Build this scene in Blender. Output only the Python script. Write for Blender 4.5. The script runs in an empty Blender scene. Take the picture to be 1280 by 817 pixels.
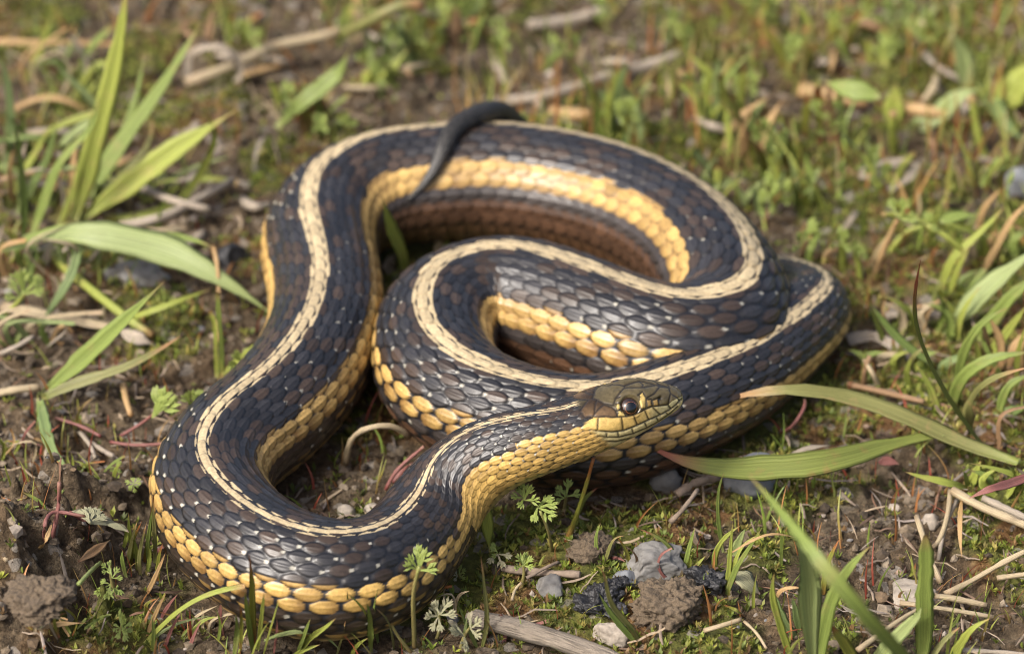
import bpy, math, random
import numpy as np
from mathutils import Vector, Matrix, noise as mnoise

# ------------------------------------------------------------------ camera, sky, sun, exposure
sc = bpy.context.scene
CM = 0.01
ELEV = math.radians(33.0)          # camera looks down 33 degrees
DIST = 0.52                        # to the ground point at the picture's centre
PX = 0.000157                      # metres per photo pixel at that distance
cam_d = bpy.data.cameras.new('camera')
cam = bpy.data.objects.new('camera', cam_d)
sc.collection.objects.link(cam)
cam.location = (0, -DIST*math.cos(ELEV), DIST*math.sin(ELEV))
cam.rotation_euler = (math.pi/2-ELEV, 0, 0)
cam_d.sensor_width = 36
cam_d.lens = 36*DIST/(1280*PX)
cam_d.clip_start = 0.02
cam_d.clip_end = 100
cam_d.dof.use_dof = True
cam_d.dof.focus_distance = 0.447
cam_d.dof.aperture_fstop = 15.5
sc.camera = cam

SUN_EL, SUN_AZ = math.radians(48), math.radians(-125)   # azimuth from +Y towards +X
sd = Vector((math.sin(SUN_AZ)*math.cos(SUN_EL), math.cos(SUN_AZ)*math.cos(SUN_EL), math.sin(SUN_EL)))
world = bpy.data.worlds.new('World'); sc.world = world; world.use_nodes = True
wn = world.node_tree
bg = wn.nodes['Background']
sky = wn.nodes.new('ShaderNodeTexSky')
sky.sky_type = 'NISHITA'; sky.sun_disc = False
sky.sun_elevation = SUN_EL; sky.sun_rotation = SUN_AZ
sky.air_density = 0.8; sky.dust_density = 7.0; sky.ozone_density = 0.6
wn.links.new(sky.outputs[0], bg.inputs[0]); bg.inputs[1].default_value = 0.15
sun_d = bpy.data.lights.new('sun', 'SUN'); sun_d.energy = 2.4; sun_d.angle = math.radians(6)
sun_d.color = (1.0, 0.965, 0.91)
sun = bpy.data.objects.new('sun', sun_d); sc.collection.objects.link(sun)
sun.rotation_euler = (-sd).to_track_quat('-Z', 'Y').to_euler()
sun.location = sd*2
sc.view_settings.view_transform = 'Standard'; sc.view_settings.look = 'None'
sc.view_settings.gamma = 1; sc.view_settings.exposure = 0.62
sc.view_settings.use_curve_mapping = False
sc.render.engine = 'CYCLES'
sc.cycles.use_denoising = True
sc.cycles.filter_width = 1.0
sc.cycles.max_bounces = 6

rnd = random.Random(11)
rng = np.random.default_rng(7)
C = sc.collection

# ------------------------------------------------------------------ picture <-> place
CAMP = np.array(cam.location)
FWD = np.array((0, math.cos(ELEV), -math.sin(ELEV)))
UPV = np.array((0, math.sin(ELEV), math.cos(ELEV)))
RGT = np.array((1.0, 0, 0))
def ray(px, py):
    return FWD*DIST + RGT*((px-640)*PX) + UPV*((408.5-py)*PX)
def G(px, py, h=0.0):
    """point seen at photo pixel (px, py) that stands h metres above the ground plane"""
    d = ray(px, py); return CAMP + d*((h-CAMP[2])/d[2])
def VY(px, py, y):
    d = ray(px, py); return CAMP + d*((y-CAMP[1])/d[1])
def proj(p):
    q = p - CAMP
    z = q @ FWD
    return 640 + (q @ RGT)/z*DIST/PX, 408.5 - (q @ UPV)/z*DIST/PX
def pxsize(p):
    return PX*float((np.asarray(p)-CAMP) @ FWD)/DIST

# ------------------------------------------------------------------ small helpers
def smooth(a, b, x):
    t = np.clip((x-a)/(b-a), 0, 1); return t*t*(3-2*t)
class VNoise:
    def __init__(self, seed, n=256):
        self.g = np.random.default_rng(seed).random((n, n)); self.n = n
    def __call__(self, x, y):
        x = np.asarray(x, float); y = np.asarray(y, float)
        i = np.floor(x).astype(int); j = np.floor(y).astype(int)
        fx = x-i; fy = y-j
        fx = fx*fx*fx*(fx*(fx*6-15)+10); fy = fy*fy*fy*(fy*(fy*6-15)+10)
        g, n = self.g, self.n
        a = g[i % n, j % n]; b = g[(i+1) % n, j % n]; c = g[i % n, (j+1) % n]; d = g[(i+1) % n, (j+1) % n]
        return (a*(1-fx)+b*fx)*(1-fy) + (c*(1-fx)+d*fx)*fy
    def fbm(self, x, y, o=4, gain=0.5):
        s, a, t = 0, 1, 0
        for k in range(o):
            s = s + a*self(x*2**k+17.3*k, y*2**k+5.1*k); t += a; a *= gain
        return s/t
N1, N2, N3, N4 = VNoise(1), VNoise(2), VNoise(3), VNoise(4)

def link(o, parent=None):
    C.objects.link(o)
    if parent is not None: o.parent = parent
    return o
def mesh_np(name, verts, quads=None, tris=None, cols=None, uvs=None, smooth_shade=True):
    me = bpy.data.meshes.new(name)
    verts = np.asarray(verts, np.float32)
    me.vertices.add(len(verts)); me.vertices.foreach_set('co', verts.ravel())
    parts, starts, totals, k = [], [], [], 0
    for f, n in ((quads, 4), (tris, 3)):
        if f is None or len(f) == 0: continue
        f = np.asarray(f, np.int32)
        parts.append(f.ravel()); starts.append(k+np.arange(len(f))*n); totals.append(np.full(len(f), n)); k += f.size
    loops = np.concatenate(parts); st = np.concatenate(starts).astype(np.int32); to = np.concatenate(totals).astype(np.int32)
    me.loops.add(len(loops)); me.loops.foreach_set('vertex_index', loops)
    me.polygons.add(len(st)); me.polygons.foreach_set('loop_start', st); me.polygons.foreach_set('loop_total', to)
    me.polygons.foreach_set('use_smooth', np.full(len(st), smooth_shade))
    if cols is not None:
        ca = me.color_attributes.new('Col', 'FLOAT_COLOR', 'POINT')
        c4 = np.ones((len(verts), 4), np.float32); c4[:, :cols.shape[1]] = cols
        ca.data.foreach_set('color', c4.ravel())
    if uvs is not None:
        ul = me.uv_layers.new(name='UVMap')
        ul.data.foreach_set('uv', np.asarray(uvs, np.float32)[loops].ravel())
    me.update(); me.validate()
    return me
def tag(o, label=None, cat=None, group=None, kind=None):
    if label: o['label'] = label
    if cat: o['category'] = cat
    if group: o['group'] = group
    if kind: o['kind'] = kind
    return o
def thing(name, loc, label, cat, group=None):
    o = bpy.data.objects.new(name, None); o.empty_display_size = 0.003
    o.location = loc
    return tag(link(o), label, cat, group)
def part(name, me, mat, parent):
    if mat is not None and not me.materials: me.materials.append(mat)
    o = bpy.data.objects.new(name, me); link(o, parent)
    if parent is not None: o.location = -Vector(parent.location)      # meshes are in place coordinates
    return o

# ------------------------------------------------------------------ materials
def nt(name):
    m = bpy.data.materials.new(name); m.use_nodes = True
    t = m.node_tree; return m, t, t.nodes['Principled BSDF']
def add(t, typ, **kw):
    n = t.nodes.new(typ)
    for k, v in kw.items():
        if hasattr(n, k): setattr(n, k, v)
        else: n.inputs[k].default_value = v
    return n
def ramp(t, fac, stops):
    r = t.nodes.new('ShaderNodeValToRGB'); el = r.color_ramp.elements
    while len(el) < len(stops): el.new(0.5)
    for e, (p, c) in zip(el, stops): e.position = p; e.color = (*c, 1)
    t.links.new(fac, r.inputs[0]); return r.outputs[0]
def mixc(t, fac, a, b, typ='MIX'):
    m = t.nodes.new('ShaderNodeMix'); m.data_type = 'RGBA'; m.blend_type = typ
    for s, v in ((m.inputs[0], fac), (m.inputs[6], a), (m.inputs[7], b)):
        if hasattr(v, 'links'): t.links.new(v, s)
        elif isinstance(v, tuple): s.default_value = (*v, 1) if len(v) == 3 else v
        else: s.default_value = v
    return m.outputs[2]
def bump(t, bsdf, height, strength, dist):
    b = t.nodes.new('ShaderNodeBump'); b.inputs['Strength'].default_value = strength; b.inputs['Distance'].default_value = dist
    t.links.new(height, b.inputs['Height']); t.links.new(b.outputs[0], bsdf.inputs['Normal'])
def noise_n(t, scale, detail=4, rough=0.6, vec=None):
    n = t.nodes.new('ShaderNodeTexNoise'); n.inputs['Scale'].default_value = scale
    n.inputs['Detail'].default_value = detail; n.inputs['Roughness'].default_value = rough
    if vec is not None: t.links.new(vec, n.inputs['Vector'])
    return n.outputs[0]
def objcoord(t): return t.nodes.new('ShaderNodeTexCoord').outputs['Object']
def translucent(t, b, colsock, amt):
    tr = t.nodes.new('ShaderNodeBsdfTranslucent'); t.links.new(colsock, tr.inputs[0])
    mx = t.nodes.new('ShaderNodeMixShader'); mx.inputs[0].default_value = amt
    t.links.new(b.outputs[0], mx.inputs[1]); t.links.new(tr.outputs[0], mx.inputs[2])
    t.links.new(mx.outputs[0], t.nodes['Material Output'].inputs[0])
def blade_mat(name, c0, c1, c2, tip=0.93, rough=0.42, trans=0.3, streak=0.35, base=0.08):
    """leaf blade: colour runs base -> middle -> tip along V, veins run across U"""
    m, t, b = nt(name)
    uv = t.nodes.new('ShaderNodeUVMap'); sx = t.nodes.new('ShaderNodeSeparateXYZ'); t.links.new(uv.outputs[0], sx.inputs[0])
    col = ramp(t, sx.outputs[1], [(0.0, c0), (base+0.06, c1), (tip-0.1, c1), (min(tip+0.04, 1), c2)])
    mp = t.nodes.new('ShaderNodeMapping'); mp.inputs['Scale'].default_value = (9, 0.7, 1)
    t.links.new(uv.outputs[0], mp.inputs['Vector'])
    ns = noise_n(t, 2.2, 3, 0.6, mp.outputs[0])
    st = ramp(t, ns, [(0.3, (0.45, 0.45, 0.42)), (0.72, (1.25, 1.25, 1.15))])
    col = mixc(t, streak*1.6 if streak < 0.6 else 1.0, col, st, 'MULTIPLY')
    mp2 = t.nodes.new('ShaderNodeMapping'); mp2.inputs['Scale'].default_value = (34, 1.3, 1); t.links.new(uv.outputs[0], mp2.inputs['Vector'])
    vein = ramp(t, noise_n(t, 1.0, 2, 0.5, mp2.outputs[0]), [(0.36, (0.58, 0.60, 0.55)), (0.52, (1.05, 1.05, 1.0)), (0.68, (1.32, 1.3, 1.3))])
    col = mixc(t, 0.75, col, vein, 'MULTIPLY')
    n2 = noise_n(t, 260, 3, 0.6, objcoord(t))
    blot = ramp(t, n2, [(0.56, (0, 0, 0)), (0.72, (0.7, 0.7, 0.7))])
    col = mixc(t, blot, col, tuple(0.5*a+0.5*d for a, d in zip(c1, c2)))
    t.links.new(col, b.inputs['Base Color']); b.inputs['Roughness'].default_value = rough
    wv = t.nodes.new('ShaderNodeTexWave'); wv.bands_direction = 'X'; wv.inputs['Scale'].default_value = 3.2; wv.inputs['Distortion'].default_value = 0.4
    t.links.new(uv.outputs[0], wv.inputs['Vector'])
    bump(t, b, wv.outputs[1], 0.35, 0.00025)
    translucent(t, b, col, trans)
    return m
def simple_mat(name, c1, c2, scale=300, rough=0.7, bs=0.4, bd=0.0003, trans=0, c3=None, stretch=None):
    m, t, b = nt(name)
    vec = objcoord(t)
    if stretch:
        mp = t.nodes.new('ShaderNodeMapping'); mp.inputs['Scale'].default_value = stretch
        uv = t.nodes.new('ShaderNodeUVMap'); t.links.new(uv.outputs[0], mp.inputs['Vector']); vec = mp.outputs[0]
    n = noise_n(t, scale, 6, 0.65, vec)
    stops = [(0.3, c1), (0.7, c2)] if c3 is None else [(0.28, c1), (0.5, c2), (0.72, c3)]
    col = ramp(t, n, stops)
    t.links.new(col, b.inputs['Base Color']); b.inputs['Roughness'].default_value = rough
    bump(t, b, n, bs, bd)
    if trans: translucent(t, b, col, trans)
    return m
def attr_mat(name, rough=0.7, trans=0.0, vary=0.3, bscale=0, bs=0.3):
    m, t, b = nt(name)
    a = t.nodes.new('ShaderNodeVertexColor'); a.layer_name = 'Col'
    col = a.outputs[0]
    if vary:
        n = noise_n(t, 900, 3, 0.6, objcoord(t))
        col = mixc(t, 1.0, col, ramp(t, n, [(0.3, (1-vary,)*3), (0.7, (1+vary,)*3)]), 'MULTIPLY')
        if bscale: bump(t, b, noise_n(t, bscale, 5, 0.7, objcoord(t)), bs, 0.0004)
    t.links.new(col, b.inputs['Base Color']); b.inputs['Roughness'].default_value = rough
    if trans: translucent(t, b, col, trans)
    return m

M = {}
M['green']  = blade_mat('leaf green', (0.38, 0.42, 0.16), (0.26, 0.335, 0.085), (0.35, 0.24, 0.11), tip=0.96)
M['bright'] = blade_mat('leaf fresh yellow green', (0.42, 0.44, 0.14), (0.37, 0.42, 0.09), (0.44, 0.28, 0.13), tip=0.95)
M['pale']   = blade_mat('leaf pale grey green', (0.33, 0.40, 0.14), (0.34, 0.41, 0.17), (0.30, 0.37, 0.14), tip=0.97)
M['blue']   = blade_mat('leaf bluish green', (0.28, 0.36, 0.12), (0.23, 0.31, 0.12), (0.34, 0.34, 0.18), tip=0.95)
M['deep']   = blade_mat('leaf deep green', (0.26, 0.30, 0.09), (0.17, 0.235, 0.06), (0.22, 0.24, 0.07), tip=0.95)
M['olive']  = blade_mat('leaf olive brown', (0.24, 0.28, 0.07), (0.235, 0.235, 0.085), (0.42, 0.24, 0.12), tip=0.86, trans=0.2)
M['redtip'] = blade_mat('leaf with red tip', (0.28, 0.32, 0.09), (0.225, 0.265, 0.065), (0.34, 0.11, 0.07), tip=0.84)
M['rust']   = blade_mat('leaf rusty', (0.34, 0.10, 0.05), (0.26, 0.27, 0.05), (0.38, 0.15, 0.05), tip=0.8, base=0.2)
M['straw']  = blade_mat('dry straw', (0.36, 0.27, 0.18), (0.46, 0.37, 0.25), (0.40, 0.30, 0.20), rough=0.6, trans=0.1, streak=0.5)
M['tan']    = blade_mat('dry tan leaf', (0.40, 0.25, 0.11), (0.50, 0.33, 0.16), (0.46, 0.27, 0.12), rough=0.55, trans=0.2)
M['greystraw'] = blade_mat('weathered grey straw', (0.28, 0.23, 0.19), (0.38, 0.32, 0.27), (0.33, 0.28, 0.23), rough=0.7, trans=0.05, streak=0.5)
M['brownst']= blade_mat('brown dry stem', (0.20, 0.10, 0.05), (0.25, 0.15, 0.08), (0.28, 0.18, 0.1), rough=0.6, trans=0.05)
M['purple'] = blade_mat('purple red stem', (0.22, 0.065, 0.06), (0.28, 0.115, 0.105), (0.33, 0.17, 0.13), rough=0.45, trans=0.15)
M['lobed']  = blade_mat('lobed leaf green', (0.32, 0.38, 0.10), (0.32, 0.40, 0.10), (0.40, 0.42, 0.15), rough=0.45)
M['greyleaf'] = blade_mat('downy grey leaf', (0.30, 0.28, 0.15), (0.34, 0.33, 0.21), (0.34, 0.24, 0.20), rough=0.7, trans=0.15)
M['stem']   = blade_mat('soft brown green stem', (0.28, 0.18, 0.09), (0.30, 0.26, 0.10), (0.28, 0.30, 0.09), rough=0.5, trans=0.1)
M['stone']  = simple_mat('grey stone', (0.060, 0.052, 0.044), (0.17, 0.165, 0.155), 240, 0.8, 0.7, 0.0005, c3=(0.145, 0.145, 0.14))
M['palestone'] = simple_mat('pale stone', (0.12, 0.10, 0.08), (0.31, 0.27, 0.22), 320, 0.85, 0.8, 0.0006, c3=(0.20, 0.17, 0.14))
M['bluestone'] = simple_mat('blue grey stone', (0.10, 0.11, 0.12), (0.21, 0.22, 0.235), 260, 0.75, 0.5, 0.0004)
M['char']   = simple_mat('black charred crust', (0.005, 0.005, 0.006), (0.030, 0.030, 0.033), 420, 0.48, 0.9, 0.0006)
M['clod']   = simple_mat('crumbly earth', (0.022, 0.015, 0.009), (0.145, 0.108, 0.070), 900, 0.95, 1.0, 0.0009, c3=(0.070, 0.050, 0.033))
M['wood']   = simple_mat('weathered wood', (0.045, 0.034, 0.026), (0.32, 0.27, 0.21), 3.0, 0.9, 1.0, 0.0010, c3=(0.19, 0.16, 0.13), stretch=(14, 1.6, 1))
M['twig']   = simple_mat('brown twig bark', (0.10, 0.075, 0.055), (0.30, 0.23, 0.17), 260, 0.85, 0.8, 0.0004)

# ------------------------------------------------------------------ the snake's line: pixel of the back stripe, radius (cm), height of the back (cm), roll
TOPF = 1.90
dors = [ # px, py, r, ztop(None = lies on the ground), roll (deg, + = back leans left of head-to-tail travel)
 (640,522,.635,2.69,0),(607,527.5,.665,2.63,0),(582,538,.70,2.47,0),(560,558,.735,2.2,0),(545,579,.78,1.95,0),
 (527,611,.84,1.75,0),(512,635,.89,None,0),(490,653,.95,None,0),(460,664,1.0,None,0),(427,669,1.04,None,0),(395,667,1.06,None,0),
 (352,655,1.06,None,0),(318,637,1.05,None,2),(280,609,1.04,None,4),(255,579,1.04,None,6),(247,554,1.03,None,6),(257,529,1.04,None,4),
 (280,499,1.05,None,2),(310,479,1.06,None,0),(345,449,1.07,None,0),(377,411,1.08,None,0),(397,364,1.09,None,3),
 (400,329,1.10,None,5),(395,291,1.12,None,6),(386,256,1.15,None,8),(388,222,1.18,None,12),(402,199,1.20,None,14),(428,180,1.23,None,15),
 (475,164,1.25,None,16),(530,157,1.26,None,18),(600,152,1.28,None,20),(650,155,1.28,None,20),(715,165,1.28,None,20),(790,185,1.28,None,22),(855,215,1.28,None,25),
 (900,247,1.27,None,28),(935,285,1.27,None,30),(952,320,1.26,None,28),(940,345,1.26,None,18),(910,357,1.26,None,5),(860,365,1.26,None,-8),
 (790,350,1.26,None,-9),(715,325,1.25,None,-4),(665,311,1.24,None,0),(620,304,1.22,None,-2),(570,314,1.20,None,-6),(540,331,1.18,None,-10),
 (525,354,1.17,None,-13),(522,379,1.16,None,-13),(536,406,1.14,None,-8),(557,428,1.12,None,-5),(585,445,1.1,None,-2),(620,460,1.08,None,0),
 (655,471,1.07,None,0),(690,479,1.06,None,0),(722,482,1.05,None,0),(775,480,1.03,None,-2),(830,468,1.01,None,-6),(865,455,.99,None,-8),(902,443,.97,None,-12),
 (950,420,.93,None,-16),(985,398,.90,None,-22),(1014,381,.87,None,-28),(1038,364,.84,None,-32),(1045,349,.80,None,-30),(1030,336,.77,None,-24),
 (1005,328,.70,None,-12),(987,322,.62,1.12,0)]
D = np.array([G(a, b, (c*TOPF if z is None else z)*CM) for a, b, c, z, ro in dors])
R = np.array([d[2] for d in dors])*CM
RO = np.radians([d[4] for d in dors])
def frames(P, roll):
    T = np.gradient(P, axis=0); T /= np.linalg.norm(T, axis=1)[:, None]
    U = np.array((0, 0, 1.0)) - T*T[:, 2:3]; U /= np.linalg.norm(U, axis=1)[:, None]
    L = np.cross(U, T)
    c, s = np.cos(roll)[:, None], np.sin(roll)[:, None]
    return T, c*U+s*L, c*L-s*U
_, Ud, _ = frames(D, RO)
CB = D - R[:, None]*Ud
head_px = [(853.7,496.5,2.72),(837.5,496.5,2.70),(810,503.0,2.66),(775,513,2.60),(750,520.5,2.55),(722,531,2.46),(690,546,2.30)]
CH = np.array([G(a, b, z*CM) for a, b, z in head_px])
HR = np.array([.05, .25, .45, .52, .53, .55, .60])*CM
# the tail: round the outside of the coil, over the back and down the inner face
def ring_pt(px, py, r, roll, ang, extra, dx=0.0):
    """a point on the coil's skin: ang from straight up towards the camera"""
    d = G(px, py, r*TOPF*CM); a = math.radians(roll)
    cen = d - r*CM*np.array((0, math.sin(a), math.cos(a)))
    an = math.radians(ang)
    return cen + (r*CM+extra*CM)*np.array((0, -math.sin(an), math.cos(an))) + np.array((dx*CM, 0, 0))
tail = []                                             # (point, radius cm)
iA = [k for k, d in enumerate(dors) if d[0] == 900][0]; iB = [k for k, d in enumerate(dors) if d[0] == 650][0]
_, _, Ld0 = frames(D, RO*0)
for k, rt_ in zip(range(iA, iB-1, -1), (.45, .42, .39, .36, .33, .30)):
    Lk = np.array((Ld0[k, 0], Ld0[k, 1], 0)); Lk /= np.linalg.norm(Lk)
    p = CB[k] + Lk*math.sqrt((R[k]+rt_*CM)**2-(R[k]*.9-rt_*CM)**2)*.92; p[2] = rt_*CM*.9
    if k == iB: p = CB[k] + Lk*(R[k]+rt_*CM)*.94; p[2] = R[k]*.95
    tail.append((p, rt_))
tail += [(ring_pt(px_, 152+(600-px_)*.06 if px_ < 600 else 152, 1.27, 18, an_, ra_*.92), ra_) for px_, an_, ra_ in
         ((628, -42, .23), (602, -14, .215), (576, 1, .205), (563, 13, .195), (556, 29, .17), (549, 46, .135), (532, 61, .085), (512, 71, .03))]
CT = np.array([p for p, r in tail]); RT = np.array([r for p, r in tail])*CM
CC = np.concatenate([CH, CB, CT]); RR = np.concatenate([HR, R, RT])
ROLL = np.concatenate([np.zeros(len(CH)), RO, np.zeros(len(CT))])
def spline(x, y, xq):
    n = len(x); h = np.diff(x)
    A = np.zeros((n, n)); A[0, 0] = A[-1, -1] = 1; b = np.zeros((n,)+y.shape[1:])
    for i in range(1, n-1):
        A[i, i-1] = h[i-1]; A[i, i] = 2*(h[i-1]+h[i]); A[i, i+1] = h[i]
        b[i] = 6*((y[i+1]-y[i])/h[i]-(y[i]-y[i-1])/h[i-1])
    m = np.linalg.solve(A, b)
    k = np.clip(np.searchsorted(x, xq)-1, 0, n-2); t = xq-x[k]; hk = h[k]
    def e(v): return v[:, None] if y.ndim > 1 else v
    return y[k] + e(t)*((y[k+1]-y[k])/e(hk) - e(hk)*(2*m[k]+m[k+1])/6) + e(t*t)*m[k]/2 + e(t**3)*(m[k+1]-m[k])/e(6*hk)
chord = np.concatenate([[0], np.cumsum(np.sqrt(np.linalg.norm(np.diff(CC, axis=0), axis=1)))])
tq = np.linspace(0, chord[-1], 12000)
PQ = spline(chord, CC, tq)
S = np.concatenate([[0], np.cumsum(np.linalg.norm(np.diff(PQ, axis=0), axis=1))])
RQ = np.interp(tq, chord, RR); ROQ = np.interp(tq, chord, ROLL)
# even steps, then a light smoothing of the hand-read line
sq = np.arange(0, S[-1], 0.0004)
PQ = np.stack([np.interp(sq, S, PQ[:, k]) for k in range(3)], 1); RQ = np.interp(sq, S, RQ); ROQ = np.interp(sq, S, ROQ)
def gsm(v, w):
    k = np.exp(-0.5*(np.arange(-3*w, 3*w+1)/w)**2); k /= k.sum()
    p = np.concatenate([2*v[0]-v[3*w:0:-1], v, 2*v[-1]-v[-2:-3*w-2:-1]])
    return np.convolve(p, k, 'valid')
wq = (smooth(.028, .042, sq)*smooth(.105, .085, sq))[:, None]
PQ = np.stack([gsm(PQ[:, k], 9) for k in range(3)], 1)*(1-wq) + np.stack([gsm(PQ[:, k], 15) for k in range(3)], 1)*wq; ROQ = gsm(ROQ, 25); RQ = np.maximum(gsm(RQ, 15), 0.0002)
LEN = sq[-1]
LH = 0.0225                                            # head length
# ------------------------------------------------------------------ rings
period = np.interp(sq, [0, .02, .035, .06, .10, .15], [.0019, .0020, .0023, .0030, .0041, .0045])
period = np.where(sq > .12, np.minimum(period, 0.385*RQ+0.0003), period)
period = period*.93
uq = np.concatenate([[0], np.cumsum(0.5*(1/period[1:]+1/period[:-1])*np.diff(sq))])
uq -= np.interp(LH, sq, uq)
NU, NV, NB = 13, 11, 18
ub = np.arange(0, uq[-1], 1.0/NU)
s_body = np.interp(ub, uq, sq)
k = 150
s_head = LH*(np.linspace(0, 1, k+1)[1:-1])**1.35
s_all = np.concatenate([[0.00004], s_head, s_body])
def at(v): return np.interp(s_all, sq, v)
Pc = np.stack([at(PQ[:, k]) for k in range(3)], 1)
Tq = np.gradient(PQ, axis=0); Tq /= np.linalg.norm(Tq, axis=1)[:, None]
Tc = np.stack([at(gsm(Tq[:, k], 6)) for k in range(3)], 1); Tc /= np.linalg.norm(Tc, axis=1)[:, None]
Uc = np.array((0, 0, 1.0)) - Tc*Tc[:, 2:3]
Uc /= np.maximum(np.linalg.norm(Uc, axis=1)[:, None], 1e-6)
Lc = np.cross(Uc, Tc)
rc = at(RQ); roc = at(ROQ); uc = at(uq)
cr, sr = np.cos(roc)[:, None], np.sin(roc)[:, None]
Uc, Lc = cr*Uc+sr*Lc, cr*Lc-sr*Uc
ROWS, A0 = 10, math.radians(120)
v_l = np.linspace(-(ROWS+.5), ROWS+.5, (2*ROWS+1)*NV+1)
def th_of(v):
    q = v/(ROWS+.5); return A0*q*(0.90+0.10*q*q)
th = np.concatenate([th_of(v_l), A0 + (2*math.pi-2*A0)*np.linspace(0, 1, NB+1)[1:-1]])
MV = len(th)
vv = np.concatenate([v_l, np.full(NB-1, 99.0)])
nr = len(s_all)
# head shape
hs = np.array([0, .03, .10, .22, .42, .70, 1.0, 1.4, 1.75, 2.05, 2.35, 2.8])*CM
hw = np.array([.03, .11, .175, .235, .315, .415, .485, .545, .575, .565, .545, .56])*CM
ht = np.array([.04, .12, .18, .245, .335, .425, .46, .455, .44, .445, .485, .555])*CM
hb = np.array([.04, .10, .165, .23, .305, .385, .44, .485, .50, .51, .525, .545])*CM
wH = smooth(.0285, .019, s_all)                       # 1 on the head, 0 on the neck
rw = rc*(1-wH) + np.interp(s_all, hs, hw)*wH
rt = rc*(1-wH) + np.interp(s_all, hs, ht)*wH
rb = (rc*.90)*(1-wH) + np.interp(s_all, hs, hb)*wH
ct, stt = np.cos(th), np.sin(th)
ex = (2.0 + 0.55*wH)[:, None]
den = (np.abs(ct)[None]**ex + np.abs(stt)[None]**ex)**(1/ex)
cx = stt[None]/den; cy = ct[None]/den
# theta > 0 is the left side of travel
base = Pc[:, None] + Lc[:, None]*(rw[:, None]*cx)[..., None] + Uc[:, None]*(np.where(cy > 0, rt[:, None], rb[:, None])*cy)[..., None]
def normals(X):
    du = np.gradient(X, axis=0)
    dv = np.roll(X, -1, 1) - np.roll(X, 1, 1)
    n = np.cross(du, dv); l = np.linalg.norm(n, axis=2, keepdims=True)
    n /= np.maximum(l, 1e-12)
    out = X - Pc[:, None]
    s = np.sign((n*out).sum(2)); s = np.where(s == 0, 1, s)
    return n*s[..., None]
Nn = normals(base)
# ------------------------------------------------------------------ scales: relief and colour
kap = np.gradient(Tc, axis=0)/np.maximum(np.gradient(s_all), 1e-9)[:, None]
kl = (kap*Lc).sum(1); ku = (kap*Uc).sum(1)
kl[:160] *= 0.3
stretch = np.clip(1 - (kl*rw)[:, None]*cx - (ku*rt)[:, None]*cy, .72, 1.38)   # skin pulled apart outside a bend
Ug = np.repeat(uc[:, None], MV, 1); Vg = np.repeat(vv[None], nr, 0)
best = np.full((nr, MV), -9.0); bi = np.zeros((nr, MV)); bj = np.zeros((nr, MV)); ba = np.zeros((nr, MV)); bb = np.zeros((nr, MV)); bd = np.full((nr, MV), 9.0)
lat = np.abs(Vg) < 20
j0 = np.round(Vg)
for dj in (-1, 0, 1):
    j = j0+dj
    ok = lat & (np.abs(j) <= ROWS)
    off = 0.5*(np.mod(j, 2))
    i0 = np.round(Ug-off)
    for di in (-1, 0, 1):
        i = i0+di
        a = (Ug-off-i)*stretch; b = Vg-j
        aj = np.abs(j)
        ln = np.where(a > 0, .66, .56) + .04*(aj < 2)
        wd = np.where(aj < 1, .64, np.where(aj > 5, .585, .58))
        d = (np.abs(a)/ln)**1.9 + (np.abs(b)/wd)**1.9
        h = (1-np.clip(d, 0, 1)**3.5)*np.where(aj > 5, .30, .44) + .62*a + .46*np.exp(-(b/.09)**2)*np.clip(1-d, 0, 1)*(aj < 9.5)*np.where(aj < 2, .3, 1)
        h = np.where(ok & (d < 1), h, -8)
        m = h > best
        best = np.where(m, h, best); bi = np.where(m, i, bi); bj = np.where(m, j, bj); ba = np.where(m, a, ba); bb = np.where(m, b, bb); bd = np.where(m, d, bd)
skin = best < -7
hgt = np.where(skin, -.22, best)
fr = np.mod(Ug+.25, 1)
vent = ~lat
hv = .55*fr*smooth(1.0, .93, fr) - .05
hgt = np.where(vent, hv, hgt)
ed = np.clip((th-A0)/(2*math.pi-2*A0), 0, 1)
per = at(period)
amp = 0.062*per*smooth(.0165, .0215, s_all + 0*per)
slant = s_all[:, None] + 0.0075*np.clip(np.abs(np.where(th > math.pi, th-2*math.pi, th))/math.pi-.28, 0, 1)[None]   # scales reach forward under the jaw
latw = smooth(.0172, .0186, slant)
disp = hgt*(0.088*per)[:, None]*latw
def hsh(a, b, k=0.0):
    v = np.sin(a*12.9898+b*78.233+k*37.719)*43758.5453; return v-np.floor(v)
h1, h2, h3 = hsh(bi, bj, 1), hsh(bi, bj, 2), hsh(bi, bj, 3)
aj = np.abs(bj); sgn = np.where(bj >= 0, 1, -1); low = bb*sgn     # low > 0 towards the belly
def c3(*c): return np.array(c)[None, None]
sN = s_all[:, None]
black = c3(.0145, .0143, .0160)*(0.7+0.7*h1[..., None])
brown = c3(.044, .030, .022)*(0.65+0.7*h2[..., None])
chk = np.mod(np.floor(bi/2.0) + np.floor((aj+1)/2.5), 2)
isbrown = np.where(chk > .5, h3 < .70, h3 < .20)
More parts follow.
